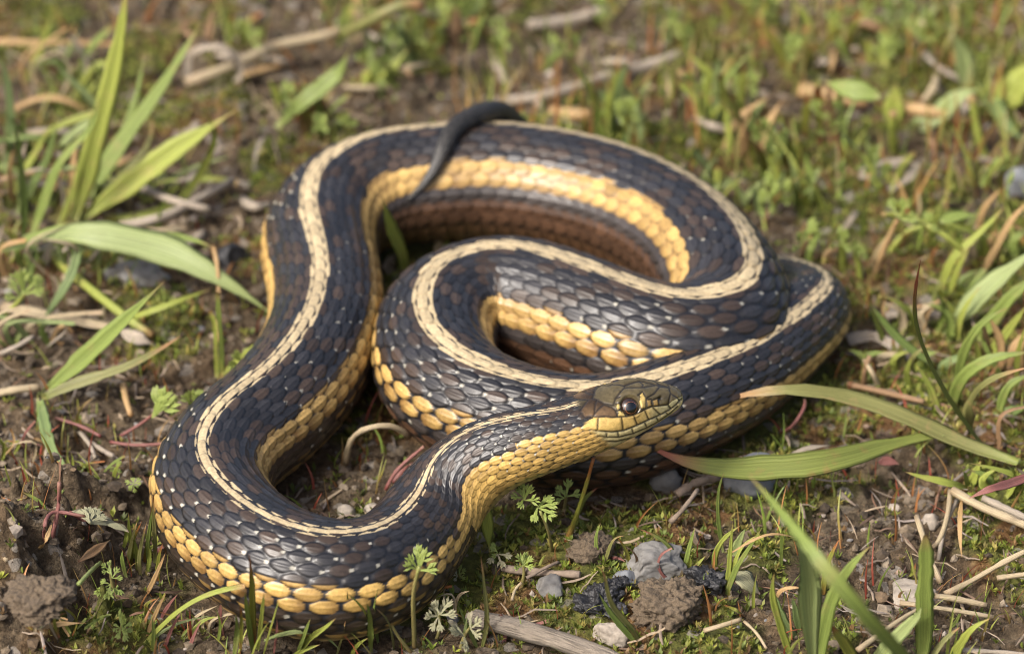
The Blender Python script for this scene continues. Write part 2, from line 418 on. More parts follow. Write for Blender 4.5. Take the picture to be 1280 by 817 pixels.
# brown middles, black rims; lighter core of black scales paints in the sky highlight
core = smooth(.98, .50, bd)[..., None]
col = black*.45*(1-core) + np.where(isbrown[..., None], brown*.95, black*1.35)*core
cream = c3(.43, .345, .205)*(.82+.3*h1[..., None])
rim = smooth(.55, .98, bd)[..., None]
cream = cream*(1-.30*rim)
yel = np.where(sN[..., None] < .09, c3(.52, .335, .100), c3(.47, .305, .100))*(.68+.50*h1[..., None])*np.where(h3 < .3, .86, 1.0)[..., None]
yel = yel*(1-.60*rim*((low > -.1) | (sN < .07))[..., None]) * (1-.25*smooth(.1, .55, -ba)[..., None])
swid = np.interp(s_all, [.03, .10, .16, LEN-.16, LEN-.09], [-.34, -.32, -.14, -.12, -.30])[:, None]
yb = np.clip(.75*smooth(.25, -.45, ba)*(aj >= 7) + .45*smooth(.05, .55, low) + .25*(h2 < .25), 0, .85)*smooth(.05, .09, sN)
yel = yel*(1-yb[..., None]) + c3(.17, .092, .030)*yb[..., None]
stripe = (aj == 0) | ((aj == 1) & (low < swid + .26*(h1-.5)))
stripe &= ~((aj == 0) & (np.abs(bb) > .5+swid*.6))
col = np.where((stripe & ~skin)[..., None], cream, col)
lower = np.interp(sN, [.02, .027, .04, .05, .06], [4.3, 4.9, 5.6, 6.0, 6.0])
isy = (aj >= lower) & (aj <= np.where(sN < .046+.006*h1, 10, 7))
isy |= (aj == 5) & (sN >= .075) & (low > .15) & (h2 < np.where(sN < .2, .6, .28))
isy &= ~((sN < .07) & (sN > .03) & (aj > 4) & (h3 < .02))
col = np.where((isy & ~skin)[..., None], yel, col)
# the row next to the belly plates: dark with a yellow lower corner
r9 = (aj >= 8) & ~isy
midb = smooth(.17, .24, s_all)[:, None, None]
dk = (c3(.034, .024, .017)*(1-midb) + np.where((aj > 8.5)[..., None], c3(.078, .041, .023), c3(.040, .033, .030))*midb)*(1-.65*rim)*(.7+.6*h2[..., None])
col = np.where((r9 & ~skin)[..., None], np.where(((low > np.where(aj > 9, -.2, .02)) & (ba > -.25) & (h1 < np.where(aj > 9, .9, .5)) & (midb[..., 0] < .5))[..., None], yel*.75, dk), col)
sk = np.where((np.abs(Vg) < .85)[..., None], c3(.26, .20, .11), c3(.009, .0095, .012))
col = np.where(skin[..., None], sk + 0*col, col)
# pale flecks on the skin in front of the scales
fq = ((ba+.46)**2/.016+(bb - (h3-.5)*.3)**2/.026)/(.7+.6*h1)
fle = (aj > 1) & (aj < 10) & (~isy | (sN < .05)) & (h2 > np.where(sN < .13, .40, .48)) & (fq < 1.3)
fle &= ~stripe
fw = (np.where(sN < .12, .95, .8)*fle*smooth(1.3, .5, fq))[..., None]
col = col*(1-fw) + c3(.42, .40, .33)*fw
# belly plates
vcol = (c3(.40, .30, .12)*(1-midb) + c3(.105, .054, .026)*midb)*(.55+.6*fr[..., None])
vcol = vcol*(1-.6*smooth(.9, 1.0, fr)[..., None])
col = np.where(vent[..., None], vcol + 0*col, col)
# the thin tail has lost its stripes to dirt: dark grey olive
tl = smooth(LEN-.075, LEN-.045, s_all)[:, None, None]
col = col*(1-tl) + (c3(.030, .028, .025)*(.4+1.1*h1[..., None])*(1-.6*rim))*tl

# ------------------------------------------------------------------ head: plates traced as grooves (coordinates: 8x crop with its corner at photo 700,460)
hi = s_all < .0300
nh = int(hi.sum())
HB = base[:nh]; lat_c = ((HB-Pc[:nh, None])*Lc[:nh, None]).sum(2)
near = -1.0 if (Lc[20] @ (CAMP-Pc[20])) < 0 else 1.0
mir = HB - (2*np.minimum(lat_c*near, 0)*near)[..., None]*Lc[:nh, None]
nm = Nn[:nh]; nl = (nm*Lc[:nh, None]).sum(2)
nmir = nm - (2*np.where(lat_c*near < 0, nl, 0))[..., None]*Lc[:nh, None]
vd = CAMP - mir; vd /= np.linalg.norm(vd, axis=2, keepdims=True)
face = (nmir*vd).sum(2)
qx, qy = proj(mir.reshape(-1, 3)); qx = ((qx-700)*8).reshape(HB.shape[:2]); qy = ((qy-460)*8).reshape(HB.shape[:2])
def dseg(pts):
    dmin = np.full(qx.shape, 1e9)
    for (x0, y0), (x1, y1) in zip(pts[:-1], pts[1:]):
        dx, dy = x1-x0, y1-y0
        t = np.clip(((qx-x0)*dx+(qy-y0)*dy)/(dx*dx+dy*dy+1e-9), 0, 1)
        dmin = np.minimum(dmin, np.hypot(qx-x0-t*dx, qy-y0-t*dy))
    return dmin
def inpoly(pts):
    r = np.zeros(qx.shape, bool); n = len(pts)
    for k in range(n):
        (x0, y0), (x1, y1) = pts[k], pts[(k+1) % n]
        if y0 == y1: continue
        r ^= ((y0 > qy) != (y1 > qy)) & (qx < (x1-x0)*(qy-y0)/(y1-y0)+x0)
    return r
lip = [(255,600),(300,612),(380,627),(520,641),(640,627),(780,572),(890,520),(1010,468),(1110,414),(1165,368),(1205,325),(1240,290)]
seams = [
 [(375,625),(383,490)], [(635,625),(618,490)], [(775,565),(738,475)], [(893,520),(848,418)], [(1008,470),(930,392)], [(1118,412),(1085,370)],
 [(220,560),(235,490),(300,478),(385,486),(450,480),(525,492),(600,486),(680,482),(740,472),(800,440),(850,416),(920,386),(1000,378),(1085,368)],
 [(575,482),(556,420),(520,388),(440,358),(392,398),(345,450),(338,484)], [(345,450),(352,350),(372,312)], [(200,425),(250,350),(298,290)], [(200,430),(240,485)],
 [(298,287),(370,312),(430,345),(535,368),(556,300),(650,198)], [(650,198),(820,194),(835,150)], [(650,200),(636,158)], [(820,194),(960,165),(1000,178)],
 [(945,255),(1000,180),(1092,190),(1110,250),(1085,362)], [(835,150),(960,160),(1100,195)],
 [(780,275),(822,245),(860,292),(862,400),(815,408)], [(868,312),(915,310),(926,380),(880,396)], [(930,318),(985,298),(992,368)], [(945,255),(870,300)],
 [(556,300),(600,285)], [(560,352),(598,352)], [(574,422),(612,412)], [(1085,372),(1112,412)], [(1110,250),(1180,300),(1205,330)],
 [(160,290),(140,400),(190,470)], [(300,290),(180,300)],
 [(470,690),(466,643)], [(588,690),(582,643)], [(735,655),(722,610)], [(872,600),(852,550)], [(990,540),(968,498)], [(1085,470),(1062,445)],
 [(330,665),(470,692),(590,692),(735,655),(872,598),(990,535),(1090,465),(1180,385)],
 [(420,730),(560,735),(720,700)]]
vis = smooth(.02, .16, face)
gro = np.zeros(qx.shape); 
for sgm in seams: gro = np.maximum(gro, np.exp(-(dseg(sgm)/10.0)**2))
glip = np.exp(-(dseg(lip)/10.0)**2)
hh = (1-latw[:nh])
plate = -(gro*.00013 + glip*.00022)*vis*hh
# brow ridge, eye socket, nostril
EYE = (703, 376); ER = 103
de = np.hypot((qx-EYE[0])/1.02, qy-EYE[1])
plate += (.00036*np.exp(-((qx-720)/200)**2-((qy-240)/46)**2) - .00055*smooth(ER*1.06, ER*.85, de) + .00010*np.exp(-((de-ER*1.15)/14)**2))*vis*hh
nos = np.exp(-(((qx-1008)/20)**2+((qy-300)/26)**2))
plate -= .00040*nos*vis*hh
disp[:nh] += plate
# colours
top = c3(.088, .070, .034); hn = np.zeros(HB.shape) + top
mott = N1.fbm(qx/70, qy/70, 4)[..., None]
hn = hn*(.65+.75*mott)
lab = inpoly([(150,560),(235,490),(300,478),(385,486),(525,492),(680,482),(740,472),(850,416),(920,386),(1085,368),(1120,330),(1240,270),(1260,330),(1000,650),(500,900),(-300,1000),(-300,560)])
yl = c3(.56, .385, .125); ol = c3(.42, .38, .20)
fx = smooth(760, 1080, qx)[..., None]
labc = (yl*(1-fx)+ol*fx)*(.72+.5*mott)
below = (qy > np.interp(qx, [p[0] for p in lip], [p[1] for p in lip]))
labc = np.where(below[..., None], c3(.56, .47, .22)*(.85+.3*mott), labc)
hn = np.where(lab[..., None], labc, hn*(1-.35*smooth(560, 200, qx)[..., None]))
for poly in ([(800,262),(822,250),(858,295),(860,400),(812,405),(800,330)], [(562,355),(598,355),(604,405),(578,418)], [(580,428),(640,440),(650,478),(590,482)]):
    hn = np.where(inpoly(poly)[..., None], c3(.52, .38, .13), hn)
for poly in ([(872,318),(912,316),(922,378),(884,392)], [(934,324),(984,304),(988,364),(940,378)]):
    hn = np.where(inpoly(poly)[..., None], c3(.28, .18, .06), hn)
tmp = inpoly([(200,425),(250,350),(300,290),(372,312),(440,360),(520,388),(556,420),(572,482),(340,484),(240,485)])
hn = np.where(tmp[..., None], c3(.085, .052, .024)*(.35+1.1*smooth(330, 480, qy)[..., None]), hn)
hn = np.where(inpoly([(235,490),(330,485),(330,498),(250,540),(225,520)])[..., None], c3(.02, .017, .014), hn)
dkl = (np.maximum(gro*.94, glip*.90)*vis)[..., None]
hn = hn*(1-dkl) + c3(.018, .014, .010)*dkl
hn = hn*(1-(nos*.95*vis)[..., None])
chin = smooth(.10, -.05, face)[..., None]
hn = hn*(1-chin) + c3(.58, .50, .27)*chin
w = hh[..., None]
col[:nh] = col[:nh]*(1-w) + hn*w
# skin between neck scales stays dark, snake body = one continuous surface
X = base + Nn*disp[..., None]
verts = X.reshape(-1, 3)
i_ = np.arange(nr-1)[:, None]*MV; j_ = np.arange(MV)[None]; j1 = (j_+1) % MV
quads = np.stack([i_+j_, i_+j1, i_+MV+j1, i_+MV+j_], -1).reshape(-1, 4)
tipv = len(verts)
verts = np.concatenate([verts, [Pc[0]-Tc[0]*.00004], [Pc[-1]+Tc[-1]*.0006]])
jj = np.arange(MV); jn = (jj+1) % MV
tris = np.concatenate([np.stack([jn, jj, np.full(MV, tipv)], 1), np.stack([(nr-1)*MV+jj, (nr-1)*MV+jn, np.full(MV, tipv+1)], 1)])
gl = np.ones((nr, MV)); gl[:nh] = 1-.42*hh
colv = np.concatenate([np.concatenate([col, gl[..., None]], 2).reshape(-1, 4), [[.3, .28, .16, .6]], [[.02, .02, .02, 1]]])
m, t, b = nt('snake scales')
a = t.nodes.new('ShaderNodeVertexColor'); a.layer_name = 'Col'
oc = objcoord(t)
n = noise_n(t, 1500, 4, 0.65, oc)
cc_ = mixc(t, 1.0, a.outputs[0], ramp(t, n, [(0.3, (.72, .72, .72)), (0.7, (1.22, 1.22, 1.22))]), 'MULTIPLY')
dirt = ramp(t, noise_n(t, 130, 5, 0.6, oc), [(0.62, (0, 0, 0)), (0.80, (.35, .35, .35))])
cc_ = mixc(t, dirt, cc_, (.10, .075, .05))
t.links.new(cc_, b.inputs['Base Color'])
rr_ = t.nodes.new('ShaderNodeMapRange'); t.links.new(noise_n(t, 700, 3, .6, oc), rr_.inputs[0]); rr_.inputs[3].default_value = .29; rr_.inputs[4].default_value = .50
rm_ = t.nodes.new('ShaderNodeMath'); rm_.operation = 'MULTIPLY'; t.links.new(rr_.outputs[0], rm_.inputs[0]); t.links.new(a.outputs[1], rm_.inputs[1]); t.links.new(rm_.outputs[0], b.inputs['Roughness'])
b.inputs['Specular IOR Level'].default_value = 0.5
bump(t, b, n, 0.12, 0.00012)
M['snake'] = m
root_loc = Vector((float(CB[9][0]), float(CB[9][1]), 0))
snake = thing('garter_snake', root_loc, 'dark garter snake with cream back stripe and yellow side stripes coiled on mossy soil', 'snake')
body = part('body', mesh_np('body', verts, quads, tris, colv), M['snake'], snake)
# eyes
def eye_mat(name, col, rough=.06, noise_amt=None):
    m, t, b = nt(name)
    if noise_amt:
        c_ = ramp(t, noise_n(t, 2500, 3, .6, objcoord(t)), [(.35, col), (.7, noise_amt)]); t.links.new(c_, b.inputs['Base Color'])
    else: b.inputs['Base Color'].default_value = (*col, 1)
    b.inputs['Roughness'].default_value = rough; b.inputs['Coat Weight'].default_value = 1.0; b.inputs['Coat Roughness'].default_value = .03
    return m
M['eye'] = eye_mat('eye dark brown', (.010, .007, .006), .08, (.035, .016, .010))
M['pupil'] = eye_mat('pupil black', (.002, .002, .002))
M['iris'] = eye_mat('iris orange ring', (.10, .030, .010), .1, (.26, .085, .03))
w_ = np.where(face > 0.1, de, 1e9); w_ = np.where(lat_c*near > 0, w_, 1e9)
ie, je = np.unravel_index(np.argmin(w_), w_.shape)
pe, ne = base[ie, je], Nn[ie, je]
Lh = Lc[ie]
RE = 0.00192
def cap(a0, a1, rad, nseg=40, nring=10):
    """band of a sphere round +Z between polar angles a0 and a1"""
    v = []
    for i in range(nring+1):
        a_ = a0+(a1-a0)*i/nring
        for q in range(nseg):
            f = 2*math.pi*q/nseg; v.append((rad*math.sin(a_)*math.cos(f), rad*math.sin(a_)*math.sin(f), rad*math.cos(a_)))
    f = [(i*nseg+q, i*nseg+(q+1) % nseg, (i+1)*nseg+(q+1) % nseg, (i+1)*nseg+q) for i in range(nring) for q in range(nseg)]
    return np.array(v), f
for side in (1, -1):
    p, nn_ = pe.copy(), ne.copy()
    if side < 0:
        y = (p-Pc[ie]) @ Lh; p = p-2*y*Lh; nn_ = nn_-2*(nn_ @ Lh)*Lh
    # a snake's eye looks sideways and a little forward and up
    look = Vector(nn_*0.8 + Lh*near*side*0.3 - Tc[ie]*0.02 + Uc[ie]*0.05).normalized()
    cen = Vector(p) - Vector(nn_)*RE*0.88
    q = look.to_track_quat('Z', 'Y').to_matrix().to_4x4(); q.translation = cen
    objs = []
    for nm_, a0, a1, rad, mk in (('eye', 0.001, math.pi-.001, RE, 'eye'), ('iris_ring', .52, .575, RE*1.006, 'iris'), ('pupil', .001, .52, RE*1.008, 'pupil')):
        v, f = cap(a0, a1, rad)
        v = np.array([q @ Vector(x_) for x_ in v])
        o = part(nm_, mesh_np(nm_, v, f), M[mk], snake)
        objs.append(o)
    for o in objs[1:]: o.parent = objs[0]; o.location = (0, 0, 0)
# forked detail: nostrils are in the skin; nothing else on the head

# ------------------------------------------------------------------ ground
xy_path = PQ[::20, :2]; r_path = RQ[::20]; z_path = PQ[::20, 2]
def path_dist(x, y):
    sh = x.shape; x = x.ravel(); y = y.ravel(); out = np.full(x.shape, 1e9)
    for k in range(0, len(xy_path)):
        if z_path[k] > r_path[k]*1.35 + .0015: continue
        d = np.hypot(x-xy_path[k, 0], y-xy_path[k, 1]) - r_path[k]*.75
        np.minimum(out, d, out=out)
    return out.reshape(sh)
def moss_mask(x, y):
    X_, Y_ = x*100, y*100
    m = N2.fbm(X_*.42+3, Y_*.42+9, 4)
    bias = .04*np.tanh((X_-1)/4) - .10*smooth(-4, -9, X_)*smooth(3, -2, Y_)
    return smooth(.42, .53, m+bias+.05*smooth(-2, -7, Y_)*smooth(-5, 0, X_))
CLODS = [(G(40, 700), .016, .0075), (G(60, 750), .013, .0060), (G(15, 790), .014, .005), (G(95, 645), .012, .004)]
def H(x, y, fine=True):
    X_, Y_ = x*100, y*100
    h = (N1.fbm(X_*.16, Y_*.16, 3)-.5)*.75 + (N2.fbm(X_*.7, Y_*.7, 3)-.5)*.38
    mm = moss_mask(x, y)
    h = h + mm*.12
    if fine:
        f = N3.fbm(X_*2.6, Y_*2.6, 4, .62)
        rid = 1-np.abs(2*N4.fbm(X_*3.4+7, Y_*3.4, 3)-1)
        h = h + (f-.5)*.44*(1-.45*mm) + (rid-.8)*.22*(1-mm)
        h = h + mm*(N4.fbm(X_*6, Y_*6, 2)-.5)*.12
    h = h*CM
    for c, rad, ht_ in CLODS:
        d = np.hypot(x-c[0], (y-c[1])*.9)/rad
        h = h + ht_*smooth(1.0, .35, d + (N3.fbm(X_*1.8, Y_*1.8, 3)-.5)*1.1)
    return h
def Hg(x, y, fine=True):
    x = np.atleast_1d(np.asarray(x, float)); y = np.atleast_1d(np.asarray(y, float))
    h = H(x, y, fine)
    d = path_dist(x, y)
    k_ = smooth(.011, -.001, d)
    h = h*(1-.85*k_) - .0016*k_
    far = smooth(.25, .8, np.hypot(x, y))
    return h*(1-far)
# grid: fine where the camera looks, growing coarser out to the horizon
def axis(lo, hi, step, out):
    a = list(np.arange(lo, hi+1e-9, step)); g = step
    up, dn = [], []; x = a[-1]; g = step
    while x < out: g *= 1.18; x += g; up.append(x)
    x = a[0]; g = step
    while x > -out: g *= 1.18; x -= g; dn.append(x)
    return np.array(dn[::-1]+a+up)
gx = axis(-.138, .138, .00056, 30); gy = axis(-.118, .172, .00056, 30)
GX, GY = np.meshgrid(gx, gy)
GZ = Hg(GX.ravel(), GY.ravel())
gv = np.stack([GX.ravel(), GY.ravel(), GZ], 1)
n_x, n_y = len(gx), len(gy)
a_ = (np.arange(n_y-1)[:, None]*n_x + np.arange(n_x-1)[None]).ravel()
gq = np.stack([a_, a_+1, a_+1+n_x, a_+n_x], 1)
mk = moss_mask(GX.ravel(), GY.ravel())
rust = smooth(.50, .68, N1.fbm(GX.ravel()*90, GY.ravel()*90, 3))
gme = mesh_np('ground', gv, gq, None, np.stack([mk, rust, 0*mk], 1))
m, t, b = nt('soil and moss')
a = t.nodes.new('ShaderNodeVertexColor'); a.layer_name = 'Col'
sp = t.nodes.new('ShaderNodeSeparateColor'); t.links.new(a.outputs[0], sp.inputs[0])
oc = objcoord(t)
nb, nf, ns_ = noise_n(t, 70, 5, .6, oc), noise_n(t, 520, 6, .7, oc), noise_n(t, 1400, 4, .7, oc)
soil = ramp(t, nf, [(.25, (.022, .016, .010)), (.45, (.080, .060, .038)), (.60, (.150, .115, .074)), (.80, (.27, .225, .16))])
soil = mixc(t, ramp(t, nb, [(.4, (0, 0, 0)), (.65, (.6, .6, .6))]), soil, mixc(t, 1.0, soil, (1.15, .95, .75), 'MULTIPLY'))
moss = ramp(t, nf, [(.25, (.030, .032, .010)), (.5, (.10, .105, .024)), (.75, (.23, .22, .05))])
mossr = ramp(t, nf, [(.25, (.05, .028, .012)), (.5, (.16, .085, .035)), (.75, (.26, .17, .07))])
mo = mixc(t, sp.outputs[1], moss, mossr)
g_ = mixc(t, sp.outputs[0], soil, mo)
# small pale mineral grains
vo = t.nodes.new('ShaderNodeTexVoronoi'); vo.inputs['Scale'].default_value = 420; t.links.new(oc, vo.inputs['Vector'])
sc2 = t.nodes.new('ShaderNodeSeparateColor'); t.links.new(vo.outputs['Color'], sc2.inputs[0])
sel = ramp(t, sc2.outputs[0], [(.93, (0, 0, 0)), (.94, (.7, .7, .7))])
g_ = mixc(t, sel, g_, (.30, .27, .23))
t.links.new(g_, b.inputs['Base Color']); b.inputs['Roughness'].default_value = .93
b.inputs['Specular IOR Level'].default_value = .25
hsum = t.nodes.new('ShaderNodeMath'); hsum.operation = 'ADD'; t.links.new(nf, hsum.inputs[0]); t.links.new(ns_, hsum.inputs[1])
bump(t, b, hsum.outputs[0], 1.0, .0011)
M['ground'] = m
ground = part('ground', gme, m, None); tag(ground, 'brown crumbly soil patched with green and rusty moss', 'ground', kind='structure')

# ------------------------------------------------------------------ merged scatters (nobody could count them)
def scatter_xy(n, x0=-.15, x1=.15, y0=-.118, y1=.17, dens=None, clear=.0):
    x = rng.uniform(x0, x1, n); y = rng.uniform(y0, y1, n)
    keep = np.ones(n, bool)
    if dens is not None: keep &= rng.random(n) < dens(x, y)
    keep &= path_dist(x, y) > clear
    return x[keep], y[keep]
def visible_band(x, y):
    return np.abs(x) < .114*(1+1.61*y)
# crumbs of earth: squashed random octahedra
def crumbs(n, smin, smax, dens, pal, seed):
    r_ = np.random.default_rng(seed)
    x, y = scatter_xy(n, dens=lambda a_, b_: dens(a_, b_)*visible_band(a_, b_), clear=-.002)
    n = len(x); z = Hg(x, y)
    ico = []; p_ = (1+5**.5)/2
    for s1 in (1, -1):
        for s2 in (p_, -p_): ico += [(0, s1, s2), (s1, s2, 0), (s2, 0, s1)]
    ico = np.array(ico)/np.hypot(1, p_)
    from itertools import combinations
    e = min(np.linalg.norm(ico[a]-ico[b]) for a, b in combinations(range(12), 2))
    fc = []
    for a, b_, c in combinations(range(12), 3):
        if all(abs(np.linalg.norm(ico[p]-ico[q])-e) < 1e-6 for p, q in ((a, b_), (b_, c), (a, c))):
            nrm = np.cross(ico[b_]-ico[a], ico[c]-ico[a])
            fc.append((a, b_, c) if nrm @ ico[a] > 0 else (a, c, b_))
    fc = np.array(fc)
    size = smin*(smax/smin)**(r_.random(n)**3.2)
    V = ico[None]*(1+.38*(r_.random((n, 12, 1))-.5)*2)*size[:, None, None]*r_.uniform(.65, 1.25, (n, 1, 3))
    V[..., 2] *= .8
    V += np.stack([x, y, z+size*.25], 1)[:, None]
    F = fc[None]+np.arange(n)[:, None, None]*12
    cl = np.array(pal)[r_.integers(0, len(pal), n)]*r_.uniform(.6, 1.3, (n, 1))
    return V.reshape(-1, 3), F.reshape(-1, 3), np.repeat(cl, 12, 0)
soilpal = [(.085, .064, .042), (.135, .103, .068), (.055, .040, .026), (.19, .152, .108), (.105, .072, .042)]
v, f, c = crumbs(34000, .00020, .0014, lambda x, y: 1-.75*moss_mask(x, y), soilpal, 3)
o = part('soil_crumbs', mesh_np('soil_crumbs', v, None, f, c, None, False), attr_mat('soil crumb', .95, 0, .35, 1200, .8), None)
tag(o, 'loose brown crumbs of earth lying over the bare soil', 'soil', kind='stuff')
v, f, c = crumbs(1100, .0003, .0012, lambda x, y: .8+0*x, [(.20, .19, .18), (.27, .23, .19), (.13, .13, .135), (.32, .27, .22), (.22, .155, .11)], 5)
o = part('gravel', mesh_np('gravel', v, None, f, c, None, False), attr_mat('grit', .8, 0, .25, 900, .5), None)
tag(o, 'tiny pale grit grains strewn over the soil', 'gravel', kind='stuff')
# moss sprigs: little rosettes of pointed leaves
def sprigs(n, dens, seed):
    r_ = np.random.default_rng(seed)
    x, y = scatter_xy(n, dens=lambda a_, b_: dens(a_, b_)*visible_band(a_, b_), clear=.000)
    n = len(x); z = Hg(x, y); K = 7
    sz = r_.uniform(.0006, .0017, n)*(1+.35*(N2(x*160, y*160)-.5))
    az = r_.random((n, K))*2*np.pi; el = r_.uniform(.35, 1.35, (n, K))
    d = np.stack([np.cos(az)*np.cos(el), np.sin(az)*np.cos(el), np.sin(el)], -1)
    s = np.stack([-np.sin(az), np.cos(az), 0*az], -1)
    o = np.stack([x, y, z-.0001], 1)[:, None] + np.stack([0*az, 0*az, r_.random((n, K))*sz[:, None]*.5], -1)
    L_ = sz[:, None, None]*r_.uniform(.6, 1.15, (n, K, 1)); W_ = L_*.17
    mid = o+d*L_*.5
    V = np.stack([o, mid+s*W_, o+d*L_, mid-s*W_], 2)
    F = np.arange(n*K*4).reshape(-1, 4)
    g = N1.fbm(x*90, y*90, 3)
    pal = np.array([(.20, .25, .035), (.28, .30, .05), (.13, .17, .03), (.32, .27, .07), (.22, .13, .05), (.16, .12, .06)])
    pr = np.where((g > .54)[:, None], np.array([[.10, .14, .14, .22, .25, .15]]), np.array([[.28, .27, .25, .10, .05, .05]]))
    cum = np.cumsum(pr, 1); pick = (r_.random((n, 1)) > cum).sum(1).clip(0, 5)
    cl = pal[pick]*r_.uniform(.55, 1.3, (n, 1))
    return V.reshape(-1, 3), F, np.repeat(cl, K*4, 0)
v, f, c = sprigs(60000, lambda x, y: .08+.92*moss_mask(x, y), 9)
o = part('moss', mesh_np('moss', v, f, None, c), attr_mat('moss leaf', .6, .35, .2), None)
tag(o, 'low green and rusty moss carpeting the soil', 'moss', kind='stuff')
# fine grass: thin curved blades
def fine_grass(n, dens, hmin, hmax, wid, pal, seed, lean=.5, clear=.003, xr=(-.15, .15), yr=(-.118, .17)):
    r_ = np.random.default_rng(seed)
    x, y = scatter_xy(n, xr[0], xr[1], yr[0], yr[1], dens=lambda a_, b_: dens(a_, b_)*visible_band(a_, b_), clear=clear)
    n = len(x); z = Hg(x, y); K = 6
    hh_ = hmin*(hmax/hmin)**r_.random(n); az = r_.random(n)*2*np.pi; le = r_.random(n)*lean
    tt = np.linspace(0, 1, K)[None]
    out = hh_[:, None]*le[:, None]*tt**1.7
    up = hh_[:, None]*(tt-.35*le[:, None]*tt**2)
    wob = r_.normal(0, .05, (n, 1))*hh_[:, None]*np.sin(tt*3)
    cx_ = x[:, None]+np.cos(az)[:, None]*out-np.sin(az)[:, None]*wob; cy_ = y[:, None]+np.sin(az)[:, None]*out+np.cos(az)[:, None]*wob; cz_ = z[:, None]-.0006+up
    w0 = wid*r_.uniform(.6, 1.4, (n, 1))*(1-.9*tt**2.2)
    fz = r_.random(n)*2*np.pi
    sx_, sy_ = np.cos(fz)[:, None]*w0, np.sin(fz)[:, None]*w0
    bx, by = -np.sin(fz)[:, None]*w0*.45, np.cos(fz)[:, None]*w0*.45
    V = np.stack([np.stack([cx_-sx_, cy_-sy_, cz_], -1), np.stack([cx_+bx, cy_+by, cz_], -1), np.stack([cx_+sx_, cy_+sy_, cz_], -1)], 2)  # n,K,3,3
    b0 = np.arange(n)[:, None, None]*K*3 + np.arange(K-1)[None, :, None]*3 + np.arange(2)[None, None]
    F = np.stack([b0, b0+1, b0+4, b0+3], -1).reshape(-1, 4)
    pal = np.array(pal); pk = r_.integers(0, len(pal), n)
    ca, cb = pal[pk, 0], pal[pk, 1]
    cl = (ca[:, None]*(1-tt[..., None]) + cb[:, None]*tt[..., None])*r_.uniform(.75, 1.25, (n, 1, 1))
    return V.reshape(-1, 3), F, np.repeat(cl.reshape(-1, 3), 3, 0)
gp = [((.36, .14, .05), (.40, .20, .07)), ((.30, .34, .09), (.36, .38, .09)), ((.22, .12, .05), (.30, .34, .06)), ((.34, .15, .06), (.34, .25, .08)), ((.26, .30, .05), (.36, .38, .10)),
      ((.24, .30, .06), (.20, .30, .05)), ((.36, .28, .14), (.42, .33, .18)), ((.30, .12, .06), (.30, .30, .06))]
bgd = lambda x, y: smooth(.015, .075, y+.25*np.maximum(x-.03, 0))*(.06+.94*smooth(.46, .62, N2.fbm(x*36+5, y*36, 3)+.09*np.tanh((x-.02)/.05)))
v, f, c = fine_grass(7000, bgd, .005, .020, .00042, gp, 21, .55)
o = part('fine_grass', mesh_np('fine_grass', v, f, None, c), attr_mat('fine grass blade', .5, .35, .15), None)
tag(o, 'thin green and rusty grass shoots growing across the soil behind the snake', 'grass', kind='stuff')
v, f, c = fine_grass(11000, lambda x, y: (.14+.5*smooth(.52, .66, N4.fbm(x*60, y*60, 2)))*smooth(.05, .0, y), .003, .0105, .00022, gp[:5]+gp[5:6]+[((.30, .06, .04), (.36, .10, .05))], 22, .7, .002)
o = part('grass_sprouts', mesh_np('grass_sprouts', v, f, None, c), attr_mat('sprout blade', .5, .35, .15), None)
tag(o, 'tiny green and red sprouts dotted over the bare soil around the snake', 'sprouts', kind='stuff')
# litter: short bits of dead straw lying flat
def litter(n, seed):
    r_ = np.random.default_rng(seed)
    x, y = scatter_xy(n, dens=lambda a_, b_: visible_band(a_, b_)*(.25+.75*smooth(.45, .6, N3.fbm(a_*30, b_*30, 2))), clear=.002)
    n = len(x); K = 5; L_ = r_.uniform(.002, .011, n); az = r_.random(n)*np.pi; cur = r_.normal(0, .4, n)
    tt = np.linspace(-.5, .5, K)[None]
    ang = az[:, None]+cur[:, None]*tt
    px_ = x[:, None]+np.cumsum(np.cos(ang), 1)*L_[:, None]/K; py_ = y[:, None]+np.cumsum(np.sin(ang), 1)*L_[:, None]/K
    pz_ = np.maximum(Hg(px_.ravel(), py_.ravel()).reshape(n, K), Hg(px_.ravel(), py_.ravel(), False).reshape(n, K)) + .0004 + r_.uniform(0, .0012, (n, 1))
    w0 = r_.uniform(.00008, .00032, (n, 1))*(1-.5*(2*np.abs(tt))**3)
    sx_, sy_ = -np.sin(ang)*w0, np.cos(ang)*w0
    V = np.stack([np.stack([px_-sx_, py_-sy_, pz_-w0*.3], -1), np.stack([px_, py_, pz_+w0*.7], -1), np.stack([px_+sx_, py_+sy_, pz_-w0*.3], -1)], 2)
    b0 = np.arange(n)[:, None, None]*K*3 + np.arange(K-1)[None, :, None]*3 + np.arange(2)[None, None]
    F = np.stack([b0, b0+1, b0+4, b0+3], -1).reshape(-1, 4)
    pal = np.array([(.27, .21, .15), (.20, .155, .115), (.34, .26, .17), (.14, .09, .06), (.24, .20, .17), (.20, .11, .065)])
    return V.reshape(-1, 3), F, np.repeat(pal[r_.integers(0, 6, n)]*r_.uniform(.7, 1.2, (n, 1)), K*3, 0)
v, f, c = litter(3600, 31)
o = part('straw_litter', mesh_np('straw_litter', v, f, None, c), attr_mat('litter', .8, .1, .25), None)
tag(o, 'short broken bits of dead straw littering the ground', 'litter', kind='stuff')

